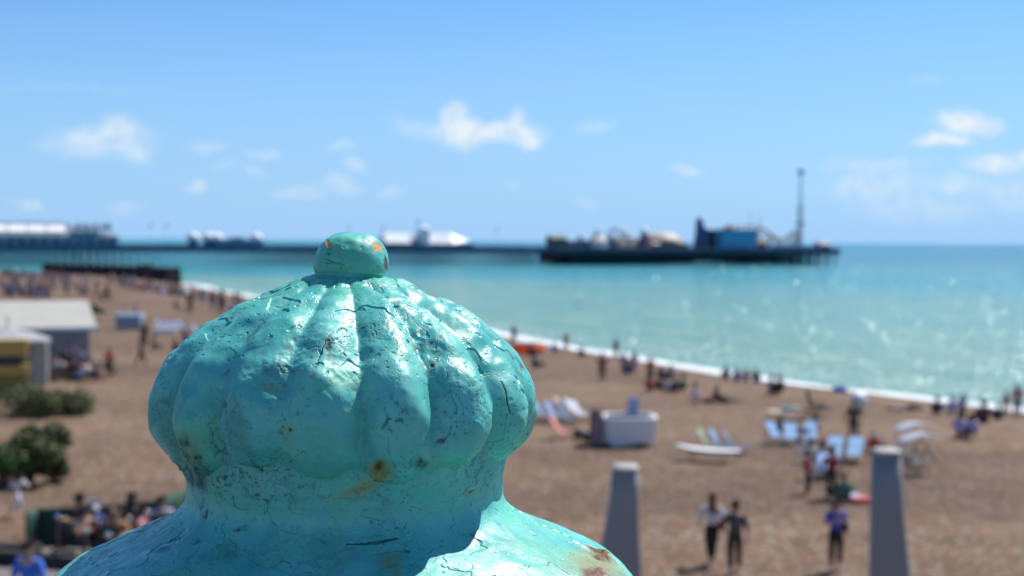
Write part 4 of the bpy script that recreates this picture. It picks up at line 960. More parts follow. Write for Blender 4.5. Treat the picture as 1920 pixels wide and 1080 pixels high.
    if kind == 'recline':
        J.update(pel=(0, .08, .34), wai=(0, .22, .46), che=(0, .38, .64), neb=(0, .50, .80), nek=(0, .53, .86), hea=(0, .55, .95), het=(0, .58, 1.03), shL=(-.17, .48, .75), elL=(-.27, .30, .52), wrL=(-.24, .04, .48),
                 shR=(.17, .48, .75), elR=(.27, .30, .52), wrR=(.24, .04, .48), hiL=(-.09, .02, .34), knL=(-.12, -.40, .50), anL=(-.12, -.66, .10), toL=(-.13, -.82, .06), hiR=(.09, .02, .34), knR=(.12, -.38, .50), anR=(.12, -.62, .10), toR=(.13, -.78, .06))
    return J
def person_meshes(kind, detail, longhair=False):
    J = pose_joints(kind); V = lambda k: Vector(J[k])
    rad = dict(pel=(.135, .105), wai=(.12, .09), che=(.14, .105), neb=(.065, .06), nek=(.052, .052), hea=(.078, .098), het=(.062, .075), shL=(.062, .062), elL=(.043, .043), wrL=(.028, .028), shR=(.062, .062), elR=(.043, .043), wrR=(.028, .028),
               hiL=(.09, .095), knL=(.058, .06), anL=(.038, .042), toL=(.036, .028), hiR=(.09, .095), knR=(.058, .06), anR=(.038, .042), toR=(.036, .028))
    names = list(J); ix = {n: i for i, n in enumerate(names)}
    E = [('pel', 'wai'), ('wai', 'che'), ('che', 'neb'), ('neb', 'nek'), ('nek', 'hea'), ('hea', 'het'), ('che', 'shL'), ('shL', 'elL'), ('elL', 'wrL'), ('che', 'shR'), ('shR', 'elR'), ('elR', 'wrR'),
         ('pel', 'hiL'), ('hiL', 'knL'), ('knL', 'anL'), ('anL', 'toL'), ('pel', 'hiR'), ('hiR', 'knR'), ('knR', 'anR'), ('anR', 'toR')]
    vs = [(*J[n], *rad[n]) for n in names]; es = [(ix[a], ix[b]) for a, b in E]
    for sd in 'LR':       # hands
        w = V('wr'+sd); d = (w-V('el'+sd)).normalized(); side = d.cross(Vector((0, -1, .2))).normalized(); pn = d.cross(side).normalized()
        vs.append((*(w+d*.075), .030, .020)); pi = len(vs)-1; es.append((ix['wr'+sd], pi))
        if detail:
            for k, ln in enumerate((.062, .072, .068, .052)):
                b = w+d*.095+side*(.026-.0175*k); vs.append((*b, .0095)); a_ = len(vs)-1; es.append((pi, a_))
                vs.append((*(b+d*ln*.55+pn*.012), .0085)); b_ = len(vs)-1; es.append((a_, b_)); vs.append((*(b+d*ln*.85+pn*.034), .0075)); es.append((b_, len(vs)-1))
            b = w+d*.045+side*.034; vs.append((*b, .011)); a_ = len(vs)-1; es.append((pi, a_)); vs.append((*(b+d*.035+side*.022+pn*.01), .009)); es.append((a_, len(vs)-1))
        else: vs.append((*(w+d*.15), .022, .015)); es.append((pi, len(vs)-1))
    hd = V('hea')
    body = skin_mesh(vs, es, ix['pel'])
    # face: nose and ears pushed out of the same surface
    up = (V('het')-V('nek')).normalized(); fr = Vector((0, -1, 0)); fr = (fr-up*fr.dot(up)).normalized()
    if kind == 'lie': fr = Vector((0, 0, 1))
    for v in body.vertices:
        q = v.co-hd
        if q.length < .14:
            a, b, c_ = q.dot(fr), q.x, q.dot(up)
            if a > .05: v.co += fr*(.020*math.exp(-(b/.016)**2-((c_+.005)/.03)**2)) - fr*(.008*math.exp(-((abs(b)-.032)/.014)**2-((c_-.02)/.014)**2)) + fr*(.006*math.exp(-(b/.026)**2-((c_+.05)/.01)**2))
            if abs(b) > .055 and abs(a) < .03 and abs(c_) < .03: v.co.x += .012*(1 if b > 0 else -1)
    def sub(keys, edges, grow, clip=None):
        ii = {k: n for n, k in enumerate(keys)}
        return skin_mesh([(*J[k][:3], rad[k][0]+grow.get(k, grow['*']), rad[k][1]+grow.get(k, grow['*'])) for k in keys], [(ii[a], ii[b]) for a, b in edges], 0)
    Jp = dict(J)
    def ext(a, b, t): return tuple(V(a).lerp(V(b), t))
    J['slL'] = ext('elL', 'wrL', .12); J['slR'] = ext('elR', 'wrR', .12); rad['slL'] = rad['slR'] = (.045, .045)
    J['hem'] = tuple(V('pel').lerp(V('wai'), -.35)) if kind not in ('sit', 'sitlong', 'chair', 'recline') else tuple(V('pel').lerp(V('wai'), .05)); rad['hem'] = (.135, .11)
    shirt = sub(['hem', 'wai', 'che', 'neb', 'shL', 'elL', 'slL', 'shR', 'elR', 'slR'], [('hem', 'wai'), ('wai', 'che'), ('che', 'neb'), ('che', 'shL'), ('shL', 'elL'), ('elL', 'slL'), ('che', 'shR'), ('shR', 'elR'), ('elR', 'slR')], {'*': .020, 'neb': .012, 'hem': .028})
    J['cuL'] = ext('anL', 'knL', .12); J['cuR'] = ext('anR', 'knR', .12); rad['cuL'] = rad['cuR'] = (.042, .045)
    trou = sub(['pel', 'wai', 'hiL', 'knL', 'cuL', 'hiR', 'knR', 'cuR'], [('pel', 'wai'), ('pel', 'hiL'), ('hiL', 'knL'), ('knL', 'cuL'), ('pel', 'hiR'), ('hiR', 'knR'), ('knR', 'cuR')], {'*': .014})
    bk = -fr
    hv = [(*(hd+up*.035+bk*.015), .088, .098), (*(hd+up*.085+bk*.015), .06, .07), (*(hd+bk*.045-up*.03), .075, .06)]; he = [(0, 1), (0, 2)]
    if longhair: hv += [(*(hd+bk*.085-up*.13), .085, .05), (*(hd+bk*.125-up*.27), .08, .04), (*(hd+bk*.13-up*.36), .04, .025)]; he += [(2, 3), (3, 4), (4, 5)]
    hair = skin_mesh(hv, he)
    sh = []
    for sd in 'LR':
        sh.append(skin_mesh([(*(V('an'+sd)-Vector((0, 0, .03))), .05, .055), (*V('to'+sd), .050, .042)], [(0, 1)]))
    return dict(body=body, shirt=shirt, trousers=trou, hair=hair, shoeL=sh[0], shoeR=sh[1])
_PM = {}
def join_meshes(ms, slots):
    bm = bmesh.new()
    for me, s in zip(ms, slots):
        n0 = len(bm.faces); bm.from_mesh(me); bm.faces.ensure_lookup_table()
        for f in bm.faces[n0:]: f.material_index = s; f.smooth = True
    out = bpy.data.meshes.new('person'); bm.to_mesh(out); bm.free(); return out
def cloth(c, name=None):
    key = 'cloth_%d_%d_%d' % tuple(int(x*100) for x in c)
    return mat(key, c, .85, .12, 6)
SKIN = [(.42, .25, .17), (.50, .31, .22), (.30, .17, .11), (.46, .28, .20)]
def person(kind, pos, rz, shirt, trou, hair, label, group=None, scale=1.0, near=False, skin=1, longhair=False, shoe=(.05, .05, .05)):
    key = (kind, near, longhair)
    if key not in _PM:
        pm = person_meshes(kind, near, longhair)
        for k in list(pm):
            for _ in range(1): pm[k].materials.append(None) if len(pm[k].materials) == 0 else None
        jm = None
        if not near:
            jm = join_meshes([pm['body'], pm['shirt'], pm['trousers'], pm['hair']], [0, 1, 2, 3])
            for _ in range(4): jm.materials.append(None)
        _PM[key] = (pm, jm)
    pm, jm = _PM[key]; cs = [cloth(SKIN[skin]), cloth(shirt), cloth(trou), cloth(hair)]
    def setm(o, ms):
        for sl, mm_ in zip(o.material_slots, ms): sl.link = 'OBJECT'; sl.material = mm_
    if near:
        o = empty('person', pos, rz, label, 'person', group); o.scale = (scale*1.1, scale*1.1, scale)
        for nm, mk, c in (('body', 'body', cs[0]), ('shirt', 'shirt', cs[1]), ('trousers', 'trousers', cs[2]), ('hair', 'hair', cs[3]), ('shoe', 'shoeL', cloth(shoe)), ('shoe', 'shoeR', cloth(shoe))):
            p = bpy.data.objects.new(nm, pm[mk]); COL.objects.link(p); p.parent = o; setm(p, [c])
        return o
    o = bpy.data.objects.new('person', jm); COL.objects.link(o); o.location = pos; o.rotation_euler = (0, 0, rz); o.scale = (scale*1.12, scale*1.12, scale)
    setm(o, cs); tag(o, label, 'person', group); return o
BLK = (.018, .018, .022); NAV = (.03, .04, .10); WHT = (.72, .72, .74); RED = (.50, .03, .04); BLU = (.05, .13, .50); LIL = (.42, .40, .62); GRY = (.20, .21, .24); BRN = (.07, .035, .022); DHR = (.02, .014, .012)
PNK = (.60, .22, .26); GRN = (.03, .16, .09); YEL = (.55, .33, .05); PUR = (.16, .06, .28); SKN = (.46, .28, .20); LBL = (.30, .45, .66); BLD = (.34, .24, .12); MAR = (.18, .02, .04); JNS = (.09, .13, .24)
away = R(160)
# ---- strollers in the near right
def P(kind, px, py, rz, s, t, h, lab, **kw): return person(kind, G(px, py), rz, s, t, h, lab, **kw)
w = P('walk', 1334, 1062, R(185), WHT, BLK, (.16, .07, .035), 'woman with long brown hair, loose white top and black leggings walking away on the shingle', near=True, longhair=True, shoe=(.6, .6, .6), scale=1.0)
MB().box(.20, .10, .98, .10, .22, .26, bev=.04).build('tmp', mat('bag_pink', (.4, .12, .18), .6, .1, 3)).name = 'shoulder_bag'
bpy.context.view_layer.update()
b_ = bpy.data.objects['shoulder_bag']; b_.matrix_world = w.matrix_world.copy() if False else Matrix.Translation(w.location) @ Matrix.Rotation(R(185), 4, 'Z') @ Matrix.Translation((-.40, -.05, 0)); tag(b_, 'small dark pink bag at the hip of the woman in white', 'bag')
w2 = P('walk', 1377, 1078, R(172), BLK, BLK, DHR, 'person in black with a dark rucksack walking beside the woman in white', near=True, scale=1.0, shoe=(.55, .5, .5))
o = empty('rucksack', w2.location, R(172), 'dark rucksack with a pale patch, on the back of the person in black', 'rucksack')
bg_ = MB().box(0, .20, 1.20, .30, .17, .44, bev=.06).build('bag', mat('rucksack_cloth', (.035, .035, .035), .8, .2, 5), o, True); MB().box(0, .30, 1.12, .22, .06, .24, bev=.03).build('pocket', mat('rucksack_pocket', (.09, .08, .06), .8, .2, 5), bg_, True)
MB().box(-.10, .06, 1.36, .04, .30, .03, bev=.01).box(.10, .06, 1.36, .04, .30, .03, bev=.01).build('strap', mat('rucksack_cloth', (.035, .035, .035)), o); MB().sph((0, .32, 1.24), .05, (1, .3, 1)).build('patch', mat('patch_pale', (.3, .29, .25)), o)
w3 = P('phone', 1566, 1070, R(15), (.06, .10, .48), BLK, BRN, 'person in a bright blue top standing alone on the shingle, hands raised to the chest', near=True, shoe=(.75, .75, .75), scale=.98)
o = empty('shoulder_bag', w3.location, R(15), 'dark bag hanging at the side of the person in bright blue', 'bag'); MB().box(.27, .06, .98, .10, .24, .26, bev=.04).build('bag', mat('maroon_bag', (.05, .02, .05), .6, .1, 4), o, True)
MB().tube([(.26, .04, 1.1), (.16, .08, 1.42), (-.05, .02, 1.47), (-.14, -.15, 1.30)], .012, 5).build('strap', mat('maroon_bag', (.05, .02, .05)), o)
# ---- around the deckchairs
P('stand', 1514, 931, R(60), RED, BLK, DHR, 'person in a red jacket and black trousers, standing left of the metal chairs', near=True, scale=.82)
P('stand', 1558, 938, R(150), (.30, .015, .03), BLK, DHR, 'person in dark red standing behind the person in green', near=True, scale=.92)
P('sit', 1582, 944, R(200), GRN, BLK, BLD, 'blond person in a green top sitting on the shingle', near=True, scale=1.05)
P('stand', 1600, 834, R(175), BLK, BLK, BLD, 'person all in black standing behind the two big blue deckchairs', near=True, scale=1.02)
P('recline', 1512, 826, R(200), PUR, JNS, DHR, 'person in a purple-blue top lounging in the row of blue deckchairs', near=True)
P('sit', 1640, 852, R(140), RED, JNS, WHT, 'person in red sitting just behind the right concrete post', near=True)
GL = 'people scattered on the shingle right of the finial'
for (k, px, py, rz, s, t, h, lab, sc) in [
    ('stand', 963, 648, R(180), BLK, BLK, DHR, 'dark clad person standing behind the orange inflatable boat', 1),
    ('stand', 1061, 662, R(180), YEL, SKN, BRN, 'person in a yellow top standing at the edge of the surf', 1),
    ('stand', 1155, 676, R(170), GRN, SKN, DHR, 'person in dark green standing in front of the breaking surf', 1),
    ('stand', 1129, 717, R(180), MAR, BLK, DHR, 'person in maroon and black standing alone, left of the red group', 1),
    ('sit', 1090, 671, R(160), BLK, BLK, DHR, 'dark clad person sitting close to the surf, right of the person in yellow', 1),
    ('sit', 1040, 662, R(160), BLU, NAV, DHR, 'person in blue sitting left of the person in yellow', 1),
    ('sit', 1003, 692, R(120), NAV, BLK, DHR, 'person in navy sitting beside the right edge of the finial', 1.1),
    ('sit', 996, 668, R(150), BLK, NAV, DHR, 'dark clad person sitting just right of the orange boat', 1.1),
    ('stand', 1168, 699, R(190), PUR, JNS, DHR, 'person in purple at the left of the pink and purple trio', .8),
    ('sit', 1178, 703, R(190), NAV, JNS, DHR, 'person in navy sitting in the middle of the pink and purple trio', 1.15),
    ('stand', 1189, 702, R(170), (.42, .05, .14), PUR, DHR, 'person in crimson at the right of the pink and purple trio', .85),
    ('stand', 1219, 722, R(200), RED, BLK, BLD, 'person in bright red standing at the left of the seated circle', .95),
    ('sit', 1217, 734, R(150), RED, BLK, DHR, 'person in bright red sitting in front of the seated circle', 1),
    ('sit', 1237, 733, R(100), BLK, NAV, DHR, 'dark clad person sitting in the circle next to the red pair', 1),
    ('sit', 1252, 735, R(180), WHT, NAV, DHR, 'person in white sitting in the middle of the circle', .9),
    ('sit', 1240, 714, R(10), NAV, BLK, BRN, 'person in navy at the far side of the seated circle', 1),
    ('sit', 1257, 712, R(-20), GRY, NAV, DHR, 'person in grey at the far side of the seated circle', 1),
    ('sit', 1280, 735, R(240), GRN, BLK, DHR, 'person in dark green at the right of the seated circle', 1.1),
    ('sit', 1266, 736, R(200), BLK, BLK, DHR, 'dark clad person sitting next to the one in dark green', .95),
    ('sitlong', 1312, 752, R(80), LIL, PNK, DHR, 'person in lilac leaning back on the shingle next to the one lying down', 1),
    ('lie', 1340, 757, R(95), BLK, BLK, DHR, 'dark clad person lying flat on the shingle above the kiosk', 1.1),
    ('sitlong', 1352, 756, R(100), BLK, NAV, DHR, 'dark clad person leaning back at the feet of the one lying down', 1),
    ('sit', 1361, 713, R(170), NAV, BLK, DHR, 'dark clad person sitting at the left end of the row by the surf', 1),
    ('sit', 1382, 716, R(170), PUR, BLK, DHR, 'person in purple sitting in the row by the surf', 1),
    ('sit', 1399, 717, R(170), SKN, NAV, BRN, 'bare backed person sitting in the row by the surf', 1),
    ('sit', 1417, 719, R(160), MAR, BLK, BRN, 'person in maroon at the right end of the row by the surf', 1.05),
    ('sit', 1447, 738, R(160), WHT, BLK, DHR, 'person in white and black, left one of the dark pair near the surf', 1.2),
    ('sit', 1460, 741, R(200), BLK, BLK, DHR, 'person all in black, right one of the dark pair near the surf', 1.25),
    ('lie', 1700, 770, R(85), GRY, BLK, DHR, 'person in grey lying on the shingle near the surf', 1),
    ('sit', 1757, 779, R(170), NAV, BLK, DHR, 'person in navy sitting alone right of the one lying in grey', 1.05),
    ('sit', 1785, 778, R(170), LIL, WHT, BRN, 'person in lilac sitting beside the standing one in dark blue', 1.1),
    ('stand', 1804, 790, R(180), (.05, .05, .22), NAV, DHR, 'person in dark blue standing above the violet group', .75),
    ('sit', 1800, 820, R(150), LIL, NAV, DHR, 'person in pale violet, left of the nearest seated pair at the right', 1.15),
    ('sit', 1822, 820, R(200), LIL, BLK, DHR, 'person in pale violet and black, right of the nearest seated pair at the right', 1.1),
    ('sitlong', 1814, 818, R(180), WHT, NAV, BRN, 'person in white leaning back between the violet pair', 1),
    ('sit', 1844, 795, R(170), (.10, .03, .05), BLK, DHR, 'person in dark brown sitting upright near the right surf', 1.3),
    ('sit', 1871, 790, R(170), BLK, BLK, DHR, 'small dark clad person sitting low near the right surf', .95),
    ('stand', 1886, 782, R(170), SKN, SKN, BRN, 'bare skinned bather standing at the right edge of the surf', .75),
    ('stand', 1907, 785, R(170), RED, NAV, DHR, 'person in red standing at the far right by the surf', 1),
    ('sit', 1462, 822, R(200), NAV, JNS, DHR, 'person in navy seated at the left end of the blue deckchairs', 1),
    ('sit', 1560, 882, R(140), WHT, NAV, DHR, 'person in white sitting right of the metal chairs', 1),
    ('sit', 1540, 880, R(190), GRY, BLK, BRN, 'person in grey sitting among the metal chairs', 1.1)]:
    person(k, G(px, py), rz, s, t, h, lab, GL, sc)
o = person('stand', GS(1085, 572)-Vector((0, 0, 1.25)), R(150), SKN, NAV, BRN, 'lone swimmer with head and shoulders above the turquoise water')
# ---- left side singles
for (k, px, py, rz, s, t, h, lab, sc) in [
    ('stand', 356, 590, R(180), BLK, BLK, DHR, 'tall dark clad person standing left of the dome, nearest the shore crowd', 1.2),
    ('stand', 413, 588, R(180), MAR, NAV, DHR, 'person in maroon standing at the left flank of the dome', 1.1),
    ('stand', 271, 655, R(160), BLK, BLK, DHR, 'broad dark clad person standing beside the long white table', 1.15),
    ('walk', 264, 690, R(120), (.06, .06, .09), BLK, DHR, 'person in dark blue-grey walking nearest to the camera left of the dome', 1.05),
    ('sit', 290, 657, R(150), SKN, BLK, BRN, 'bare armed person sitting right of the broad dark figure', 1.1),
    ('sit', 330, 662, R(150), MAR, BLK, BRN, 'person in dark red sitting at the left edge of the dome', 1.1),
    ('sit', 348, 645, R(150), PUR, BLK, DHR, 'person in purple sitting against the left edge of the dome', 1.2),
    ('sit', 238, 588, R(150), WHT, PNK, BRN, 'person in white sitting behind the pale blue box stall', .9),
    ('sit', 256, 588, R(150), LIL, PNK, BRN, 'person in lilac sitting behind the pale blue box stall', 1.1),
    ('sit', 330, 580, R(150), MAR, SKN, BRN, 'person in maroon sitting left of the tall dark figure', 1.1),
    ('sit', 342, 581, R(150), WHT, SKN, BLD, 'person in white sitting left of the tall dark figure', 1.1),
    ('stand', 205, 708, R(180), (.50, .04, .07), BLK, DHR, 'person in bright red standing at the right end of the picnic crowd', .95),
    ('stride', 32, 970, R(75), WHT, WHT, BRN, 'child in white clothes running left of the green fence', .72)]:
    person(k, G(px, py), rz, s, t, h, lab, None, sc)
# ---- crowds too far and blurred to tell apart
def crowd(region, n, label, group, seed, kinds=('sit', 'sit', 'sit', 'sitlong', 'stand'), sc=(.95, 1.15)):
    r = random.Random(seed); pal = [NAV, BLK, GRY, WHT, LIL, SKN, JNS, BLU, MAR, NAV, BLK, GRY, LBL, RED]
    for _ in range(n):
        a, b = r.random(), r.random(); (x0, y0), (x1, y1), wdt = region
        px = x0+(x1-x0)*a; py = y0+(y1-y0)*a+wdt*b
        k = r.choice(kinds); top = r.choice(pal); CN = {NAV: 'navy', BLK: 'black', GRY: 'grey', WHT: 'white', LIL: 'lilac', SKN: 'bare-backed', JNS: 'denim blue', BLU: 'bright blue', MAR: 'maroon', LBL: 'light blue', RED: 'red'}
        lab = 'tiny '+('bare-backed' if top == SKN else CN[top]+'-topped')+{'sit': ' sitting', 'sitlong': ' lounging', 'stand': ' standing', 'chair': ' seated'}[k]+' figure '+label
        person(k, G(px, py), R(r.uniform(90, 270)), top, r.choice([NAV, BLK, JNS, SKN, GRY]), r.choice([DHR, BRN, BLD, DHR]), lab, group, r.uniform(*sc), skin=r.randrange(4))
crowd(((0, 512), (120, 518), 9), 62, 'in the far crowd left of the groyne', 'far crowd left of the groyne', 1)
crowd(((0, 536), (92, 540), 22), 88, 'packed behind the cream-roofed building', 'packed crowd behind the cream-roofed building', 2, kinds=('sit', 'sit', 'stand', 'chair'))
crowd(((92, 520), (205, 530), 30), 30, 'on the sand in front of the groyne', 'figures spread in front of the groyne', 3)
crowd(((205, 524), (345, 548), 12), 58, 'lined up below the groyne end', 'line of figures below the groyne', 4)
crowd(((345, 550), (455, 572), 12), 24, 'along the surf left of the dome', 'figures along the surf left of the dome', 5, kinds=('stand', 'sit', 'stand'))
crowd(((395, 572), (440, 592), 10), 8, 'just left of the shoulder of the dome', 'figures against the left shoulder of the dome', 6, kinds=('stand', 'sit'))
crowd(((92, 694), (196, 704), 14), 26, 'by the picnic tables before the grey wall', 'picnic crowd before the grey wall', 8, kinds=('chair', 'chair', 'sit', 'stand'), sc=(.8, 1.0))
crowd(((180, 548), (215, 556), 14), 5, 'right of the packed crowd', 'few figures right of the packed crowd', 9)

# ------------------------------------------------------------------ deckchairs and beach gear
m_wood = mat('pale_wood', (.42, .28, .16), .6, .15, 6)
def canvas(name, c):
    mm = bpy.data.materials.new(name); mm.use_nodes = True; t = mm.node_tree; h = NT(t); t.nodes.clear()
    d = h.n('ShaderNodeBsdfDiffuse'); d.inputs[0].default_value = (*c, 1); tr = h.n('ShaderNodeBsdfTranslucent')
    P_ = h.n('ShaderNodeTexCoord').outputs['Object']; w_ = h.n('ShaderNodeTexWave'); w_.inputs['Scale'].default_value = 2.2; t.links.new(P_, w_.inputs['Vector'])
    cc = h.mixc(h.ramp(w_.outputs[0], .45, .55), c, tuple(min(1, x*1.25+.03) for x in c)); t.links.new(cc, d.inputs[0]); t.links.new(cc, tr.inputs[0])
    mx = h.n('ShaderNodeMixShader'); mx.inputs[0].default_value = .55; t.links.new(d.outputs[0], mx.inputs[1]); t.links.new(tr.outputs[0], mx.inputs[2])
    t.links.new(mx.outputs[0], h.n('ShaderNodeOutputMaterial').inputs[0]); return mm
CV = {'orange': canvas('orange_canvas', (.90, .26, .07)), 'blue': canvas('blue_canvas', (.25, .40, .64)), 'pink': canvas('pink_canvas', (.70, .30, .26)), 'beige': canvas('beige_canvas', (.52, .42, .34)), 'white': canvas('white_canvas', (.62, .66, .72)), 'green': canvas('green_canvas', (.34, .42, .30))}
p = G(989, 664); o = empty('inflatable_boat', p, R(-5), 'orange and yellow inflatable boat with white sides at the edge of the surf', 'boat')
mb = MB(); mb.tube([(1.05*math.cos(t), .55*math.sin(t), .40) for t in np.linspace(0, 2*PI, 33)], .34, 10); mb.build('tube', CV['orange'], o, True)
MB().box(0, 0, .22, 1.7, .8, .12, bev=.05).build('floor', mat('yellow_rubber', (.6, .38, .05), .5), o, True); MB().tube([(.95*math.cos(t), .5*math.sin(t), .86) for t in np.linspace(0, 2*PI, 25)], .12, 8).build('upper_tube', m_wh, o, True)
dc = empty('deckchair', (0, 0, 0), 0, 'x', 'deckchair', 'wooden deckchairs on the shingle')
mb = MB()
for sx in (-.29, .29): mb.cyl((sx, -.50, .42), (sx, .48, .02), .020, .020, 6)
mb.cyl((-.29, -.50, .42), (.29, -.50, .42), .02, .02, 6).cyl((-.29, .48, .03), (.29, .48, .03), .02, .02, 6); mb.build('seat_frame', m_wood, dc)
mb = MB()
for sx in (-.32, .32): mb.cyl((sx, -.38, .02), (sx, .62, 1.02), .020, .020, 6)
mb.cyl((-.32, .62, 1.02), (.32, .62, 1.02), .02, .02, 6).cyl((-.32, -.38, .03), (.32, -.38, .03), .02, .02, 6); mb.build('back_frame', m_wood, dc)
mb = MB()
for sx in (-.35, .35): mb.cyl((sx, .32, .72), (sx, .55, .05), .016, .016, 6)
mb.cyl((-.35, .36, .60), (.35, .36, .60), .016, .016, 6); mb.build('prop', m_wood, dc)
pts = [(-.50, .43), (-.35, .33), (-.15, .25), (.05, .27), (.22, .42), (.38, .64), (.52, .86), (.62, 1.04)]
mb = MB(); mb.sheet([[(x, y, z-.02*math.cos(x*5)) for x in np.linspace(-.26, .26, 6)] for y, z in pts]); cvo = mb.build('canvas', CV['blue'], dc, True)
DECK = [(1021, 790, R(120), 'blue', 'blue deckchair, first one right of the dome'), (1043, 792, R(125), 'blue', 'blue deckchair behind the pink one, second from the dome'), (1056, 823, R(115), 'pink', 'pink deckchair lying open in the sun left of the white counter'),
    (1060, 781, R(120), 'beige', 'beige deckchair in the back row between dome and white counter'), (1081, 785, R(125), 'white', 'white deckchair in the back row between dome and white counter'), (1068, 796, R(60), 'blue', 'blue deckchair turned sideways, nearest the white counter'), (1093, 788, R(120), 'white', 'pale deckchair at the right end of the back row'),
    (1333, 848, R(115), 'green', 'faded green deckchair behind the white board'), (1356, 850, R(110), 'blue', 'blue deckchair behind the white board'), (1383, 851, R(95), 'blue', 'blue deckchair folded low at the right end of the white board'),
    (1459, 832, R(130), 'blue', 'blue deckchair at the left end of the long row'), (1484, 833, R(160), 'blue', 'blue deckchair, second from the left of the long row'), (1500, 832, R(165), 'blue', 'blue deckchair holding the person in purple, third of the long row'), (1520, 833, R(165), 'blue', 'blue deckchair, fourth of the long row'),
    (1563, 866, R(175), 'blue', 'big pale blue deckchair, left one of the pair in front of the person in black'), (1601, 866, R(175), 'blue', 'big pale blue deckchair, right one of the pair in front of the person in black'), (1545, 897, R(170), 'blue', 'blue deckchair among the metal chairs'),
    (1702, 862, R(75), 'blue', 'blue deckchair beyond the right concrete post, back one'), (1716, 880, R(80), 'blue', 'blue deckchair beyond the right concrete post, front one')]
for i, (px, py, rz, c, lab) in enumerate(DECK):
    o = dc if i == 0 else copy_tree(dc)
    o.location = G(px, py); o.rotation_euler.z = rz; o['label'] = lab
    o.scale = (.90,)*3 if i not in (14, 15) else (.98,)*3
    if i == 12: o.location.x, o.location.y = G(1512, 826).x, G(1512, 826).y; o.rotation_euler.z = R(200)
    for ch in o.children:
        if ch.name.startswith('canvas'): ch.material_slots[0].link = 'OBJECT'; ch.material_slots[0].material = CV[c]
for i, (px, py) in enumerate([(319, 622), (332, 622), (345, 620), (303, 618), (372, 628)]):
    o = copy_tree(dc); o.location = G(px, py); o.rotation_euler.z = R(140); o['label'] = 'small blue and white deckchair in the blurred row by the long white table'; o['group'] = 'distant deckchairs left of the dome'
# canopies over the right pair
for px, py, lab in ((1712, 838, 'curved white sun canopy, upper one beyond the right concrete post'), (1722, 862, 'curved white sun canopy, lower one beyond the right concrete post')):
    p = G(px, py+26); o = empty('sun_canopy', p, R(20), lab, 'canopy', 'curved canopies')
    mb = MB(); mb.sheet([[(-.7+1.5*k/10, y, .95+.42*math.sin(.35+2.1*k/10)) for k in range(11)] for y in (-.35, 0, .35)]); mb.build('cover', CV['white'], o, True, .01)
    mb = MB()
    for y in (-.33, .33): mb.cyl((-.5, y, 0), (.35, y, 1.28), .02, .02, 6); mb.cyl((.75, y, 0), (-.2, y, 1.25), .02, .02, 6)
    mb.build('frame', m_wood, o)
# metal chairs heap
m_st = mat('bare_steel', (.55, .56, .58), .35, .1, 6, metal=.8)
mc = None
for i, (px, py, rz, lab) in enumerate([(1503, 868, .4, 'bare metal folding chair, leftmost of the heap'), (1518, 876, 1.2, 'bare metal folding chair, second from the left of the heap'), (1530, 868, 2.2, 'bare metal folding chair at the back of the heap'),
        (1542, 884, .9, 'bare metal folding chair tilted over another in the heap'), (1556, 894, 2.8, 'bare metal folding chair nearest the person in dark red'), (1528, 900, 1.8, 'bare metal folding chair at the front of the heap'), (1512, 850, .1, 'bare metal folding chair touching the blue deckchairs')]):
    if mc is None:
        mc = o = empty('metal_chair', (0, 0, 0), 0, lab, 'chair', 'metal chairs heaped by the deckchairs')
        mb = MB()
        for sx in (-.21, .21): mb.tube([(sx, -.28, .0), (sx, -.02, .45), (sx, .22, .88), (sx*.8, .24, .92)], .014, 6); mb.tube([(sx, .28, 0), (sx, -.18, .46)], .014, 6)
        mb.cyl((-.17, .24, .92), (.17, .24, .92), .014).cyl((-.21, -.28, .02), (.21, -.28, .02), .012).cyl((-.21, .28, .02), (.21, .28, .02), .012); mb.build('frame', m_st, o, True)
        MB().box(0, -.02, .46, .40, .38, .025, bev=.01).build('seat', mat('chair_grey_seat', (.16, .17, .20), .5, .1, 4), o); MB().box(0, .20, .78, .38, .02, .18, rx=-.4, bev=.008).build('backrest', mat('chair_grey_seat', (.16, .17, .20)), o)
    else: o = copy_tree(mc); o['label'] = lab
    o.location = G(px, py); o.rotation_euler = (0, 0, rz) if i != 3 else (.5, .3, rz)
p = G(1612, 946); o = empty('beach_bag', p, .3, 'flat coral pink beach bag lying right of the person in green', 'bag'); MB().box(0, 0, .10, .62, .36, .2, bev=.07).build('bag', mat('coral', (.72, .14, .13), .7, .1, 4), o, True); MB().tube([(-.15, -.1, .18), (-.08, -.16, .3), (.08, -.16, .3), (.15, -.1, .18)], .012, 5).build('handle', m_wood, o)
p = G(1598, 936); o = empty('beach_towel', p, .3, 'small pale blue towel between the green top and the coral bag', 'towel'); MB().box(0, 0, .07, .5, .4, .12, bev=.05).build('cloth', cloth(LBL), o, True)
p = G(1608, 768); o = empty('white_ball', p+Vector((.1, 6, .55)), 0, 'white beach ball above the head of the person in black', 'ball'); o.location = G(1610, 766)+Vector((0, 0, .42)); MB().sph((0, 0, 0), .42).build('skin', m_wh, o, True); MB().cyl((0, 0, -.42), (0, 0, -.36), .1).build('valve', m_wh, o)
p = G(1640, 742); o = empty('blue_bag', G(1574, 738), 0, 'small blue bag at the edge of the surf', 'bag'); MB().box(0, 0, .2, .8, .4, .4, bev=.12).build('bag', cloth(BLU), o, True); MB().tube([(-.2, 0, .38), (0, 0, .6), (.2, 0, .38)], .02, 5).build('handle', cloth(NAV), o)
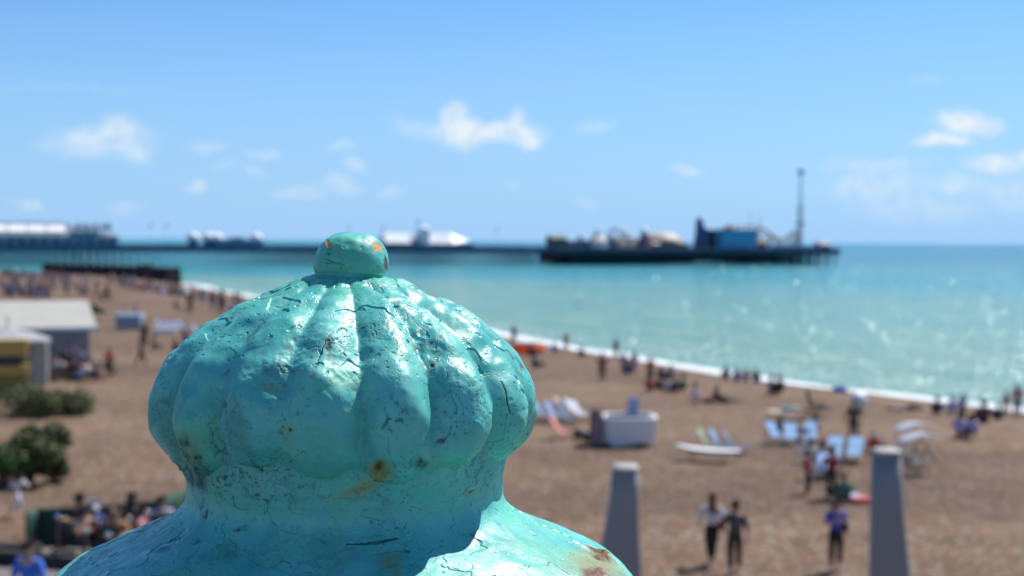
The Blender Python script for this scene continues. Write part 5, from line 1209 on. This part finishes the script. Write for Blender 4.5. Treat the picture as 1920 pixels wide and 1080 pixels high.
# towels behind the deckchair row
p = G(1478, 790); o = empty('beach_table', p, .1, 'low pale table with teal and cream things on it behind the blue deckchairs', 'table')
MB().box(0, 0, .42, 1.9, .8, .06, bev=.02).build('tabletop', mat('cream_table', (.50, .42, .34), .6, .1, 2), o)
for sx in (-.85, .85):
    for sy in (-.3, .3): MB().cyl((sx, sy, 0), (sx, sy, .4), .025).build('leg', m_wood, o)
for k, c in enumerate(((.15, .40, .42), (.55, .50, .44), (.5, .2, .12))): p2 = p+Vector((-.1+.45*k, 0, .45)); b = MB().box(0, 0, .1, .34, .4, .2, bev=.04).build('storage_box', cloth(c), None, True); b.location = p2; tag(b, ['teal', 'cream', 'rust red'][k]+' box on the low pale table', 'box')
# big dark camping chair
p = G(1528, 783); o = empty('camping_chair', p, R(70), 'tall black high-backed camping chair standing alone above the deckchairs', 'chair')
MB().box(0, .26, .82, .62, .10, .95, rx=-.25, bev=.04).build('backrest', cloth(BLK), o, True); MB().box(0, -.05, .42, .62, .62, .09, bev=.04).build('seat', cloth(BLK), o, True); MB().box(0, -.50, .50, .56, .5, .08, rx=.35, bev=.03).build('footrest', cloth(BLK), o, True)
mb = MB()
for sx in (-.32, .32): mb.cyl((sx, -.35, 0), (sx, .30, .62), .018).cyl((sx, .35, 0), (sx, -.35, .62), .018).cyl((sx, -.38, .62), (sx, .25, .64), .025)
mb.build('frame', mat('dark_steel', (.05, .05, .05), .4), o)
# white curved counter
p = G(1180, 842); o = empty('drinks_counter', p+Vector((0, .75, 0)), R(6), 'open-topped white beach counter with rounded corners and a dark inside', 'counter')
def rrect(hx, hy, e, n=48): return [(hx*abs(math.cos(t))**e*(1 if math.cos(t) > 0 else -1), hy*abs(math.sin(t))**e*(1 if math.sin(t) > 0 else -1)) for t in [2*PI*k/n for k in range(n)]]
def ring(hx, hy, zs, e=.45):
    mb = MB(); prev = None; n = 48
    for (f, zf) in zs:
        rg = [mb.bm.verts.new((x*f, y*f, zf if zf > .05 else (.12+.10*math.cos(5*2*PI*k/n) if zf == 0 else zf))) for k, (x, y) in enumerate(rrect(hx, hy, e))]
        if prev: [mb.bm.faces.new((prev[k], prev[(k+1) % n], rg[(k+1) % n], rg[k])) for k in range(n)]
        prev = rg
    return mb
ring(1.02, .80, [(.93, 0), (1.0, .3), (1.0, 1.0), (1.05, 1.10), (1.03, 1.16), (.90, 1.16), (.88, 1.08)]).build('shell', m_wh, o, True)
ring(.895, .70, [(1.0, 1.07), (.98, .2), (.5, .14), (.02, .13)]).build('inner_shade', mat('shade_dark', (.02, .03, .035), .7), o, True)  # near-black skin paints the shade inside the white shell
MB().box(-1.28, .15, .72, .10, 1.1, 1.42).build('rack', mat('rack_dark', (.07, .03, .05), .7), o); rk_ = bpy.data.objects['rack']
for k, c in enumerate([(.35, .25, .05), (.45, .10, .12), (.12, .16, .34), (.45, .30, .42), (.06, .22, .22), (.30, .05, .06)]): MB().box(-1.50+.085*k, -.45, .75, .07, .05, 1.25-.1*(k % 2)).build('hanging_item', cloth(c), rk_)
MB().box(-1.28, -.40, 1.44, .62, .10, .06).build('rail', m_wood, rk_)
o = empty('sign_board', p+Vector((.28, 1.6, 0)), R(5), 'upright white and blue board with a red foot behind the white counter', 'sign')
MB().box(0, 0, 1.45, .44, .05, .58, bev=.01).build('panel', mat('sign_white_blue', (.42, .46, .70), .5, .15, 3), o); MB().box(0, 0, 1.02, .44, .055, .26).build('red_panel', mat('sign_red', (.50, .05, .07), .5, .1, 3), o); MB().cyl((-.18, .04, 0), (-.18, .04, 1.7), .02).cyl((.18, .04, 0), (.18, .04, 1.7), .02).build('post', m_st, o)
for k, (px, py) in enumerate(((1084, 823), (1101, 828))):
    b = MB().lathe([(0, 0), (.16, .02), (.20, .25), (.19, .34), (.14, .36), (0, .36)], (0, 0, 0), 14).build('bucket', mat('dark_bucket', (.05, .05, .055), .25), None, True); b.location = G(px, py); tag(b, ['dark shiny bucket nearer the pink deckchair', 'dark shiny bucket nearer the white counter'][k], 'bucket', 'buckets left of the counter')
# white board on trestles
p = G(1330, 868); o = empty('white_paddleboard', p+Vector((0, .35, 0)), R(-8), 'long white paddleboard resting on low trestles, pointed at both ends', 'paddleboard')
mb = MB(); n = 26; rows = []
for k in range(n+1):
    a = k/n; x = -1.18+2.36*a; wv = .34*max(0.02, math.sin(PI*a)**.55); zc_ = .36+.20*(1-a)**3+.03*a; rg = []
    for j in range(12): t = 2*PI*j/12; rg.append(mb.bm.verts.new((x, wv*math.cos(t), zc_+.055*math.sin(t)*min(1, wv*6))))
    rows.append(rg)
for A_, B_ in zip(rows, rows[1:]):
    for j in range(12): mb.bm.faces.new((A_[j], A_[(j+1) % 12], B_[(j+1) % 12], B_[j]))
mb.bm.faces.new(rows[0]); mb.bm.faces.new(rows[-1]); mb.build('board', m_wh, o, True)
MB().prism([(.9, 0, .33), (1.08, 0, .33), (1.10, 0, .14)], (0, .02, 0)).build('fin', m_navy, o)
for k, sx in enumerate((-.55, .6)):
    t_ = empty('trestle', p+Vector((sx, .35, 0)), R(-8), ['low wooden trestle under the pointed left end of the white paddleboard', 'low wooden trestle under the right end of the white paddleboard'][k], 'trestle')
    MB().cyl((0, -.3, 0), (0, .05, .31), .022).cyl((0, .3, 0), (0, -.05, .31), .022).build('leg', m_wood, t_); MB().box(0, 0, .285, .05, .6, .035).build('bar', m_wood, t_)
# orange inflatable
# left side gear
p = G(240, 618); o = empty('box_stall', p+Vector((0, .6, 0)), 0, 'small grey box stall with a pale blue top standing on the open sand', 'stall')
s_ = p.y/FPX; MB().box(0, 0, 12*s_, 48*s_, 1.2, 22*s_, bev=.04).build('body', mat('stall_grey', (.33, .35, .38), .7), o); MB().box(0, 0, 25.5*s_, 50*s_, 1.4, 5*s_, bev=.04).build('top', mat('stall_blue', (.38, .55, .70), .6), o)
p = G(308, 630); s_ = p.y/FPX; o = empty('long_table', p+Vector((0, .4, 0)), 0, 'long white table beside the broad dark figure', 'table')
MB().box(0, 0, 14*s_, 46*s_, .8, 1.0*s_, bev=.01).box(0, -.38, 9.5*s_, 46*s_, .04, 9*s_).build('tabletop', m_wh, o)
for sx in (-20, 20): MB().box(sx*s_, 0, 6.5*s_, .06, .6, 13*s_).build('leg', m_wood, o)
p = G(186, 588); s_ = p.y/FPX; o = empty('green_windbreak', p, R(10), 'small dark green windbreak peeping out behind the cream-roofed building', 'windbreak')
MB().prism([(-14*s_, 0, 0), (-14*s_, 0, 18*s_), (-5*s_, 0, 14*s_), (14*s_, 0, 3*s_), (14*s_, 0, 0)], (0, .04, 0)).build('cloth', cloth((.03, .17, .08)), o); MB().cyl((-14*s_, .06, 0), (-14*s_, .06, 19*s_), .03).build('post', m_wood, o)
p = G(349, 560); s_ = p.y/FPX; o = empty('white_parasol', p, 0, 'round white parasol standing out above the shore crowd', 'parasol')
MB().lathe([(8*s_, 11*s_), (6.5*s_, 15.5*s_), (3*s_, 18.5*s_), (0, 19.5*s_)], (0, 0, 0), 14).build('canopy', m_wh, o, True); MB().cyl((0, 0, 0), (0, 0, 19*s_), .04).build('pole', m_wood, o)
for k, (px, c, lab) in enumerate(((303, (.25, .38, .60), 'blue beach shelter, left of three by the shore crowd'), (316, (.50, .60, .72), 'pale beach shelter, middle of three by the shore crowd'), (329, (.25, .40, .66), 'blue beach shelter, right of three by the shore crowd'))):
    p = G(px, 552); s_ = p.y/FPX; o = empty('beach_shelter', p, R(10*k), lab, 'tent', 'beach shelters by the shore crowd')
    MB().lathe([(5.5*s_, 0), (5.0*s_, 4*s_), (3*s_, 7.5*s_), (0, 9*s_)], (0, 0, 0), 12).build('dome', cloth(c), o, True); MB().sph((0, -4.6*s_, 3*s_), 2.6*s_, (1, .3, 1)).build('opening', cloth(NAV), o, True)
# picnic tables
pt = None
for i, (px, py) in enumerate([(96, 712), (128, 706), (158, 708), (186, 706)]):
    lab = ['leftmost', 'second from the left', 'third from the left', 'rightmost'][i]+' of the dark picnic tables before the grey wall'
    if pt is None:
        pt = o = empty('picnic_table', (0, 0, 0), 0, lab, 'table', 'picnic tables before the grey wall'); mw = mat('dark_wood', (.06, .045, .035), .8)
        MB().box(0, 0, .74, 1.6, .75, .06).build('tabletop', mw, o)
        for sy in (-.72, .72): MB().box(0, sy, .44, 1.6, .25, .05).build('bench', mw, o)
        for sx in (-.6, .6): MB().cyl((sx, -.7, 0), (sx, -.2, .72), .04).cyl((sx, .7, 0), (sx, .2, .72), .04).box(sx, 0, .40, .06, 1.5, .08).build('leg', mw, o)
    else: o = copy_tree(pt); o['label'] = lab
    o.location = G(px, py); o.rotation_euler.z = .3*i
# ------------------------------------------------------------------ shrubs
m_lf1 = mat('leaf_green', (.055, .095, .022), .6, .5, 3.0); m_lf2 = mat('leaf_olive', (.13, .135, .05), .7, .4, 3.0); m_lf3 = mat('leaf_bright', (.05, .17, .03), .6, .4, 3.0); m_stem = mat('twig', (.12, .085, .06), .8)
def shrub(px, py, rx, h, label, m1, m2, seed, n=2600, clumps=12, flat=.7, leaf=.10):
    r = random.Random(seed); p = G(px, py); o = empty('shrub', p, 0, label, 'shrub')
    cl = []
    for k in range(clumps):
        a = r.uniform(0, 2*PI); q = r.random()**.6
        cl.append((Vector((rx*q*math.cos(a), rx*flat*q*math.sin(a), h*(.25+.6*r.random()*(1-.5*q)))), r.uniform(.22, .42)*min(rx, h*1.3)))
    for mi, (mm, nm) in enumerate(((m1, 'foliage'), (m2, 'tips'))):
        mb = MB()
        for _ in range(n if mi == 0 else n//2):
            c, rr = r.choice(cl); d = Vector((r.gauss(0, 1), r.gauss(0, 1), r.gauss(0, .8))).normalized()*rr*(r.random()**.4)*(1.0 if mi == 0 else 1.12)
            q = c+d
            if q.z < .03: q.z = .03+r.random()*.1
            a = Vector((r.gauss(0, 1), r.gauss(0, 1), r.gauss(0, .6))).normalized(); b = a.cross(Vector((r.gauss(0, 1), r.gauss(0, 1), r.gauss(0, 1)))).normalized(); s = leaf*r.uniform(.6, 1.3)
            vs = [mb.bm.verts.new(q+a*s), mb.bm.verts.new(q+b*s*.4), mb.bm.verts.new(q-a*s*.8), mb.bm.verts.new(q-b*s*.4)]; mb.bm.faces.new(vs)
        mb.build(nm, mm, o)
    mb = MB()
    for c, rr in cl: mb.tube([(c.x*.1, c.y*.1, 0), (c.x*.5, c.y*.5, c.z*.5), tuple(c)], [.035, .025, .012], 5)
    mb.build('stems', m_stem, o)
shrub(55, 905, 1.15, 1.95, 'big dense dark green shrub at the left edge of the frame', m_lf1, m_lf2, 3, 4200, 16)
shrub(5, 912, 0.9, 1.5, 'deep green shrub cut by the left edge of the frame', m_lf1, m_lf3, 4, 2200, 9)
shrub(92, 845, 0.85, 1.0, 'greyish olive shrub behind the big dark green one', m_lf2, m_lf1, 5, 2200, 10)
shrub(118, 848, 0.35, .5, 'small bright green tuft beside the greyish shrub', m_lf3, m_lf1, 9, 500, 4)
shrub(80, 781, 2.1, 1.25, 'wide low olive shrub in front of the yellow kiosk', m_lf2, m_lf1, 6, 3200, 16, .5)
shrub(152, 777, .75, .35, 'flat bright green plant at the right end of the olive shrub', m_lf3, m_lf1, 7, 900, 6)
shrub(100, 905, .6, .9, 'pale green shrub at the right foot of the big dark one', m_lf1, m_lf2, 8, 1100, 6)
# ------------------------------------------------------------------ terrace, green fence and the people at it
ZT = 3.0
o = MB().box(-6.4, 21.5, 2.5, 8.4, 20, 1.0).box(-16, 21.2, 2.49, 10.8, 18.6, .97).build('terrace', mat('terrace_boards', (.16, .14, .125), .85, .2, 1.0)); o['kind'] = 'structure'
mfen = mat('green_mesh', (.012, .060, .042), .8, .15, 3)
o = empty('green_fence', (0, 0, 2.4), 0, 'dark green mesh windbreak fence round the terrace at lower left', 'fence')
fp = [(-11.05, 31.9), (-10.9, 32.35), (-9.6, 32.5), (-8.3, 32.9), (-7.9, 34.6), (-7.0, 36.2), (-6.0, 37.6)]
zt_ = [3.72, 3.72, 3.76, 3.84, 3.86, 3.95, 4.0]
for k, ((a, b), (c, d)) in enumerate(zip(fp, fp[1:])):
    mb = MB(); rows = []
    for i in range(9):
        t = i/8; x, y = a+(c-a)*t, b+(d-b)*t; zt0 = zt_[k]+(zt_[k+1]-zt_[k])*t; rows.append([(x+.012*math.sin(i*2.1+j), y+.015*math.sin(i*1.7+j*.9), (zt0-2.4)*j/5) for j in range(6)])
    mb.sheet(rows); mb.build('panel', mfen, o, True, .012)
for (a, b), z_ in zip(fp, zt_): MB().cyl((a, b, -.1), (a, b, z_-2.4+.04), .03, .03, 8).build('post', mat('fence_post', (.03, .035, .03), .6), o)
m_chr = mat('polished_steel', (.85, .85, .85), .12, .02, 3, metal=1.0)
bl = None
for i, (px, py) in enumerate([(109, 971), (162, 998), (203, 1006), (278, 963)]):
    Yb_ = (CAMH-(ZT+1.0))*FPX/(py-hor(px)); c = at_y(px, py, Yb_); lab = ['leftmost', 'second from the left', 'third from the left', 'rightmost'][i]+' slim post with a shiny steel ball by the green fence'
    if bl is None:
        bl = o = empty('rope_post', (0, 0, 0), 0, lab, 'post', 'ball-topped posts on the terrace')
        MB().cyl((0, 0, 0), (0, 0, .95), .022).build('shaft', mat('post_bronze', (.16, .10, .07), .5), o); MB().sph((0, 0, 1.0), .055).build('ball', m_chr, o, True); MB().lathe([(.12, 0), (.12, .02), (.03, .05)], (0, 0, 0), 14).build('base', m_chr, o)
    else: o = copy_tree(bl); o['label'] = lab
    o.location = (c.x, Yb_, ZT)
def onT(px, head_py, head_h):
    Y = (CAMH-(ZT+head_h))*FPX/(head_py-hor(px)); c = at_y(px, head_py, Y); return Vector((c.x, Y, ZT))
m_dch = mat('dark_chair', (.025, .025, .028), .6)
tc_ = None
for i, (px, hy, kind, rz, s, t, h, lab, kw) in enumerate([
    (145, 936, 'chair', R(-40), (.10, .05, .04), BLK, DHR, 'dark haired person in brown seated at the left of the terrace group', {}),
    (160, 958, 'chair', R(60), SKN, BLK, DHR, 'bare shouldered person seated second from the left in the terrace group', {'scale': .95}),
    (178, 946, 'chair', R(160), BLU, NAV, (.45, .48, .50), 'person in a bright blue top and pale cap in the terrace group', {}),
    (200, 962, 'chair', R(200), MAR, BLK, DHR, 'person in maroon seated right of the bright blue top', {'scale': .95}),
    (218, 964, 'chair', R(20), (.42, .22, .10), BLK, BLD, 'person in ochre seated in the middle of the terrace group', {'scale': .95}),
    (249, 932, 'chair', R(170), BLK, BLK, DHR, 'long haired person in black seated before the green fence', {'longhair': True, 'scale': 1.05}),
    (270, 955, 'chair', R(90), PNK, BLK, DHR, 'person in pink seated right of the long haired one in black', {'scale': .95}),
    (304, 938, 'chair', R(190), LIL, NAV, BRN, 'person in lilac and white seated against the edge of the finial', {})]):
    sc_ = kw.get('scale', 1.0); pos = onT(px, hy, 1.2*sc_); person(kind, pos, rz, s, t, h, lab, None, near=True, **kw)
    if tc_ is None:
        tc_ = o = empty('terrace_chair', (0, 0, 0), 0, lab, 'chair', 'chairs on the terrace')
        MB().box(0, .03, .40, .44, .44, .035, bev=.01).build('seat', m_dch, o); MB().box(0, .25, .68, .44, .03, .40, rx=-.15, bev=.01).build('backrest', m_dch, o)
        for sx in (-.2, .2):
            for sy in (-.16, .22): MB().cyl((sx, sy, 0), (sx, sy, .39), .016).build('leg', m_dch, o)
    else: o = copy_tree(tc_)
    o.location = pos; o.rotation_euler.z = rz; o['label'] = 'dark chair under the '+' '.join(lab.split()[:8]).replace(' seated', '')
tb = None
for i, (px, py) in enumerate([(178, 992), (235, 985)]):
    lab = ['small round table between the bare shouldered person and the maroon top', 'small round table in front of the long haired person in black'][i]
    Y = (CAMH-(ZT+.74))*FPX/(py-hor(px)); c = at_y(px, py, Y)
    if tb is None:
        tb = o = empty('terrace_table', (0, 0, 0), 0, lab, 'table', 'small tables on the terrace'); MB().lathe([(0, .72), (.36, .72), (.37, .74), (.36, .76), (0, .76)], (0, 0, 0), 24).build('tabletop', mat('brown_tabletop', (.20, .11, .06), .5), o); MB().cyl((0, 0, .02), (0, 0, .72), .035).build('stem', m_dch, o); MB().lathe([(.25, 0), (.25, .02), (.05, .05)], (0, 0, 0), 18).build('base', m_dch, o)
    else: o = copy_tree(tb); o['label'] = lab
    o.location = (c.x, Y, ZT)
    g_ = MB().lathe([(0, 0), (.032, 0), (.038, .14), (.034, .14), (.029, .01), (0, .01)], (0, 0, 0), 12).build('drinking_glass', mat('glassy', (.7, .72, .75), .08), None, True); g_.location = (c.x+.1, Y-.05, ZT+.76); tag(g_, ['shiny drinking glass on the left terrace table', 'shiny drinking glass on the right terrace table'][i], 'glass')
bm_ = onT(55, 1028, 1.68); person('stand', bm_, R(165), (.05, .16, .62), NAV, BRN, 'broad man in a bright royal blue t-shirt at the bottom left corner', None, near=True, scale=1.04); bpy.context.view_layer.update()
m_sl = mat('dark_sleeper', (.035, .032, .03), .9, .3, 2)
for i, (x0, y0, x1, y1, lab) in enumerate([(-12.4, 30.9, -10.3, 30.6, 'dark timber beam edging the terrace behind the man in blue'), (-11.2, 30.1, -9.2, 29.5, 'dark timber beam lying on the terrace right of the man in blue'), (-13.0, 29.9, -11.5, 29.3, 'dark timber beam at the very left bottom of the frame')]):
    dx, dy_ = x1-x0, y1-y0; b = MB().box(0, 0, .14, math.hypot(dx, dy_), .26, .26, bev=.03).build('timber_beam', m_sl); b.location = ((x0+x1)/2, (y0+y1)/2, ZT); b.rotation_euler.z = math.atan2(dy_, dx); tag(b, lab, 'beam', 'timber beams on the terrace')
